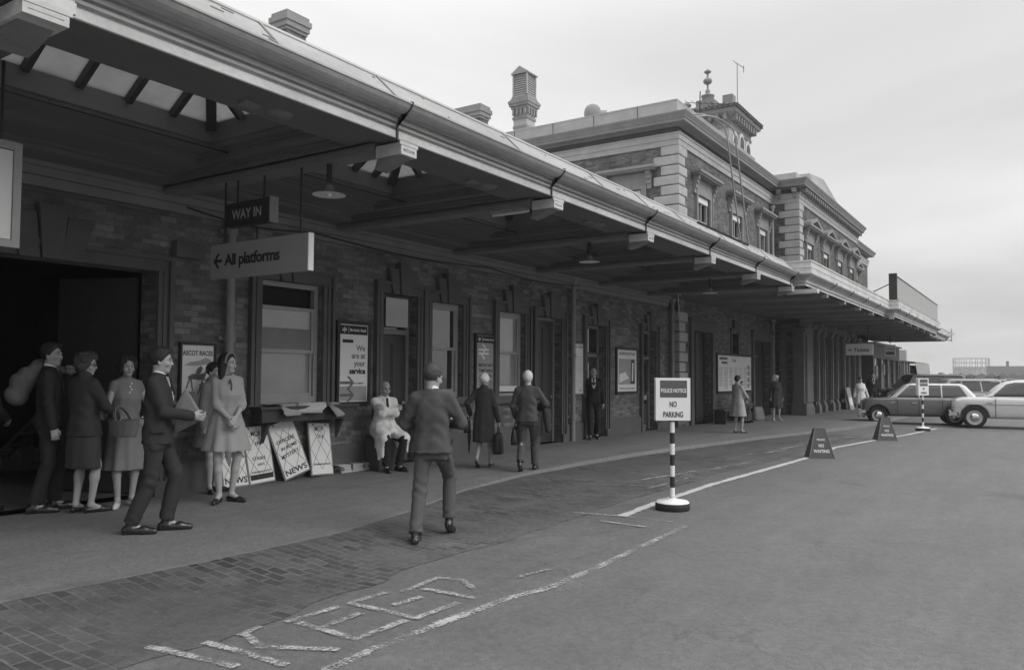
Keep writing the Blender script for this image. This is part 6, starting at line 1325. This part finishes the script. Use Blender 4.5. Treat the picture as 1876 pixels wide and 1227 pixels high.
for k in range(6): m.lathe([(0,-.016),(.014,0),(0,.016)], PT[dw.name]['T'](.118,.01*(-1)**k,.46-.035*k), 8)
o = m.build('necklace', PAPER, None); o.parent = dw
ym = who('young man in a dark suit striding past with a folded newspaper in his hands', 285, 974, 625, -44, head=(2,-4), hair='full', mats=dict(jacket=SUITN, trousers=SUITN), feet=[(.09,.08,4,0),(-.20,-.09,-4,.0)], hands=[(.24,.12,1.12),(.33,-.11,1.07)], elbows=[(-.7,.8,-.7),(-1,-.45,-.6)], palm=[(0,-1,.2),(0,1,.3)], h=NR, hemz=-.12)
c = (.28,.02,1.05); t = held(ym, 'folded_newspaper', 'folded newspaper held out by the young man in the dark suit', 'newspaper', c); m = MB()
a, b, d, e = Vector((.42,-.03,1.02)), Vector((.30,.06,1.36)), Vector((.46,.16,1.18)), Vector((.30,.16,.92))
for k in range(3):
    s = Vector((.008,-.012,0))*k; m.add([x+s for x in (Vector((.15,-.02,.97)),Vector((.38,-.05,1.06)),Vector((.23,.02,1.31)),Vector((.13,.02,1.12)))], [(0,1,2,3)]); m.add([x+s for x in (Vector((.38,-.05,1.06)),Vector((.40,.12,1.04)),Vector((.26,.16,1.25)),Vector((.23,.02,1.31)))], [(0,1,2,3)])
    m.add([x+s for x in (Vector((.15,-.02,.97)),Vector((.13,.06,.90)),Vector((.38,.0,1.02)),Vector((.38,-.05,1.06)))], [(0,1,2,3)])
hmesh(t, 'sheets', m, M('grey_newsprint', .2, .85, .35, 16, .02), c)
gi = who('girl in a short pale dress with a headband and long dark hair', 412, 919, 642, 252, fem=True, head=(36,0), hair='long', hairm=HAIRD, outfit='dress', mats=dict(dress=DRESSL, sleeve=.62), hemz=-.36, flare=.085, hands=[(.22,.035,.99),(.215,-.03,.965)], elbows=[(-.7,1,-.5),(-.7,-1,-.5)], palm=[(-.4,-.6,-.6),(-.4,.6,-.6)], feet=[(.0,.085,30,0),(.03,-.085,-35,0)], skin=SKINS, h=NR)
p = PT[gi.name]; m = MB(); m.tube([p['Hp'](.01+.012*math.cos(a)-.02+.045, .094*math.cos(a), .03+.104*math.sin(a)) for a in [-.25+(math.pi+.5)*i/20 for i in range(21)]], .013, 8); o = m.build('headband', DRESSG, None); o.parent = gi
m = MB(); m.tube([p['T'](.098,.0,.47),p['T'](.125,.012,.40),p['T'](.135,.006,.34)], .008, 6); m.tube([p['T'](.098,.0,.47),p['T'](.122,-.014,.42)], .008, 6); m.lathe([(.055,-.012),(.066,0),(.06,.012)], p['T'](-.012,0,.52), 16); o = m.build('neck_tie', DARKW, None); o.parent = gi
who('woman standing half hidden behind the girl in the short dress', 386, 901, 660, 285, fem=True, hair='full', hairm=HAIRD, outfit='coat', mats=dict(dress=DRESSG), hemz=-.35, feet=[(.0,.10,20,0),(.05,-.09,-40,0)], skin=SKINS, h=.016)
who('dark-suited person standing by the barrow behind the sack carrier', -46, 940, 640, 20, h=.02, hands=[(.25,.15,1.0),(.28,-.1,1.0)], hair='short')
# seated man in a white coat
def seat_coat(root, p):
    keep(root, p); f = Field(p['lo'], p['hi'], p['h']); 
    f.loft(p['P'], p['A'], [(-.08,0,.16,.215),(.05,0,.15,.20),(.2,0,.13,.18)], .03)
    for i, sg in ((0,1),(1,-1)):
        k = p['knee'][i]; hp_ = p['hip'][i]; f.cap(hp_+(0,0,.02), k+(-.02,.02*sg,.01), .120, .090, .09); f.cap(hp_+(.16,.05*sg,-.02), hp_+(.14,.10*sg,-.24), .09, .03, .06)
    k = p['knee'][1]; f.cap(k+(-.04,-.02,.0), k+(-.02,-.06,-.26), .085, .02, .06); f.cap(k+(-.12,-.05,.0), k+(-.08,-.09,-.30), .08, .02, .06)
    k = p['knee'][0]; f.cap(k+(-.05,.05,.0), k+(-.05,.09,-.20), .075, .02, .06)
    f.cap(p['P']+(.18,0,.02), p['P']+(.30,0,-.0), .07, .05, .08); f.ripple(p['P']+(.2,0,.03), (.3,1,.2), .2, .007, 46, 1); f.wrinkle(.005,22,2); sdf_obj('coat_skirt', [f], WHITEC, root)
st_ = person('elderly man in a white coat sitting on a box with folded arms', (BOXP.x-.03,BOXP.y-.02,PZ), 250, 1.72, pelvis=(0,0,.635), lean=4, head=(-4,-10), hair='bald', hairm=HAIRG, mats=dict(jacket=WHITEC, trousers=SUITD), hands=[(.235,-.12,.97),(.255,.10,.955)], elbows=[(.1,1,-.5),(.1,-1,-.5)], palm=[(-1,0,.2),(-1,0,.2)], feet=[(.33,.13,12,0),(.36,-.12,-12,0)], knees=[(1,.25,.6),(1,-.2,.6)], hemz=-.05, h=NR, extra=seat_coat)
# man walking away in tweed
wk = who('man in a tweed jacket walking away across the setts', 790, 987, 655, 30, z=.004, head=(-34,-12), hair='full', hairm=HAIRB, mats=dict(jacket=SUITG, trousers=TROUSG), feet=[(-.24,.12,4,0),(.22,-.15,-6,.07)], hands=[(.24,.15,1.08),(.26,-.16,1.10)], elbows=[(-.9,1.0,-.6),(-.9,-1.1,-.6)], twist=-2, hemz=-.08, flare=.025, h=.011)
m = MB(); T_ = PT[wk.name]['T']; 
c = (.30,0,1.08); t = held(wk, 'folded_paper', 'small folded paper held in front of the man in the tweed jacket', 'paper', c); m = MB(); m.obox((.31,-.02,1.12), (.07,0,.05), (0,.14,0), (-.003,0,.004)); m.obox((.318,-.02,1.118), (.07,0,.05), (0,.135,.004), (-.003,0,.003)); hmesh(t, 'sheets', m, PAPERG, c)
# couple walking away
hw_ = who('woman in a dark coat and white hat walking away with bags', 886, 856, 680, 20, fem=True, head=(-10,0), hair='cap', hairm=WHITEC, outfit='coat', mats=dict(dress=COATD), hemz=-.47, flare=.0, feet=[(-.24,.08,0,.09),(.20,-.08,0,0)], hands=[(.06,.30,.98),(.04,-.30,.80)], elbows=[(-1,.6,0),(-1,-.3,0)], skin=SKINS)
p = PT[hw_.name]; w_ = local(hw_, p['wr'][1]); b = bag('shopping_bag', 'dark shopping bag hanging low beside the woman in the white hat', (w_.x,w_.y,w_.z-.53), .34, .16, .33, LEATH, R(25)); w_ = local(hw_, p['wr'][0]); bag('hand_bag', 'small dark handbag on the left arm of the woman in the white hat', (w_.x-.02,w_.y+.04,w_.z-.31), .24, .11, .19, LEATH, R(30))
u = thing('umbrella', 'furled dark umbrella hanging from the left hand of the woman in the white hat', 'umbrella', (w_.x-.02,w_.y,w_.z-.55)); MB().lathe([(.0,-.12),(.012,-.1),(.03,.15),(.022,.36),(.006,.40),(.006,.55)], (w_.x-.02,w_.y,w_.z-.52), 10).build('canopy', COATD, u); MB().tube([(w_.x-.02,w_.y,w_.z),(w_.x-.02,w_.y+.02,w_.z+.04),(w_.x-.02,w_.y+.05,w_.z+.0)], .008, 6).build('handle', DARKW, u)
wh_ = who('white-haired man in a grey suit walking away with a coat over his arm', 966, 862, 674, 22, head=(-4,-3), hair='full', hairm=HAIRW, mats=dict(jacket=SUITM, trousers=SUITM), feet=[(-.26,.09,2,.08),(.22,-.10,-4,0)], hands=[(.12,.24,.90),(.26,-.20,1.08)], elbows=[(-1,.6,0),(-.8,-1,-.3)], flare=.015)
p = PT[wh_.name]; c = (.12,-.30,.80); t = held(wh_, 'folded_coat', 'dark coat draped over the arm of the white-haired man', 'coat', c); f = Field((-.2,-.6,.5),(.5,.1,1.35),.014); f.cap(p['elb'][1]+(.02,0,0), p['wr'][1]+(-.03,0,0), .075, .07, .03)
for q in (0,.12,.2): f.cap((.02+q,-.33,1.0),(.0+q,-.37,.70+.1*q), .055, .045, .05)
f.wrinkle(.01,20,2); hmesh(t, 'cloth', add_field(MB(), f), SUITN, c)
w_ = local(wh_, p['wr'][0]); bag('brief_bag', 'dark leather bag in the left hand of the white-haired man', (w_.x,w_.y,w_.z-.42), .40, .12, .28, LEATH, R(22))
# people farther along
who('man in a black suit and tie walking toward the camera by the second downpipe', 1087, 804, 670, 212, head=(4,-4), hair='bald', hairm=HAIRG, feet=[(-.12,.09,4,.04),(.16,-.09,-4,0)], hands=[(.05,.26,.80),(.02,-.40,.86)], elbows=[(-1,.4,0),(-.6,-1,0)], tie=None) if False else who('man in a black suit and tie walking toward the camera by the second downpipe', 1087, 804, 670, 212, head=(4,-4), hair='bald', hairm=HAIRG, feet=[(-.12,.09,4,.04),(.16,-.09,-4,0)], hands=[(.05,.26,.80),(.02,-.40,.86)], elbows=[(-1,.4,0),(-.6,-1,0)])
who('dark-haired woman in a pale coat standing in front of the bench', 1352, 793, 686, -22, fem=True, head=(-20,0), hair='full', hairm=HAIRD, outfit='coat', mats=dict(dress=COATL), hemz=-.45, flare=.05, hands=[(.27,.10,1.05),(.30,-.14,1.06)], elbows=[(-.7,.7,-.4),(-.7,-.7,-.4)], feet=[(-.03,.09,10,0),(.08,-.09,-20,0)], skin=SKINS, h=.016)
who('white-haired woman in a dark coat and white shoes waiting by the pilasters', 1422, 770, 686, 216, fem=True, head=(30,0), hair='curly', hairm=HAIRW, outfit='coat', mats=dict(dress=COATD), hemz=-.46, flare=.04, feet=[(.0,.12,14,0),(.03,-.12,-14,0)], shoes=SHOEW, skin=SKINS, h=.018)
person('person in a dark jacket sitting on the bench below the timetable', (25.55,8.24,PZ), 262, 1.68, pelvis=(0,0,.645), lean=14, hair='short', hands=[(.36,.08,.70),(.36,-.08,.70)], mats=dict(jacket=COATD, trousers=TROUSG), feet=[(.36,.13,8,0),(.40,-.13,-8,0)], knees=[(1,.2,.6),(1,-.2,.6)], hemz=-.06, h=.018)
who('woman in a white coat walking toward the camera past the grey car bonnet', 1577, 763, 693, 205, fem=True, hair='full', hairm=HAIRD, outfit='coat', mats=dict(dress=WHITEC), hemz=-.38, flare=.05, hands=[(.0,.34,.86),(.02,-.30,.84)], feet=[(.12,.08,2,0),(-.14,-.08,-2,.08)], skin=SKIN, h=.018)
g = sight(1599, 33.2); person('man in a dark suit walking behind the woman in the white coat', (g[0],g[1],PZ), 205, 1.72, hair='short', h=.02, feet=[(-.12,.09,2,.04),(.14,-.09,-2,0)])
g = sight(1831, 41); person('dark-suited man standing among the far parked cars', (g[0],g[1],0), 190, 1.68, hair='short', h=.02)

# ================================================================== AIR
hz = MB().box(-70,1200,-260,420,-1,22); o = hz.build('haze', (lambda: None)() or M('haze_shell', .5), None); tag(o, kind='stuff')
hm_ = bpy.data.materials.new('haze_air'); hm_.use_nodes = True; t_ = hm_.node_tree; t_.nodes.clear(); ou = t_.nodes.new('ShaderNodeOutputMaterial'); pv = t_.nodes.new('ShaderNodeVolumePrincipled')
pv.inputs['Color'].default_value = (.9,.9,.9,1); pv.inputs['Density'].default_value = .0007; t_.links.new(pv.outputs[0], ou.inputs['Volume']); o.data.materials[0] = hm_
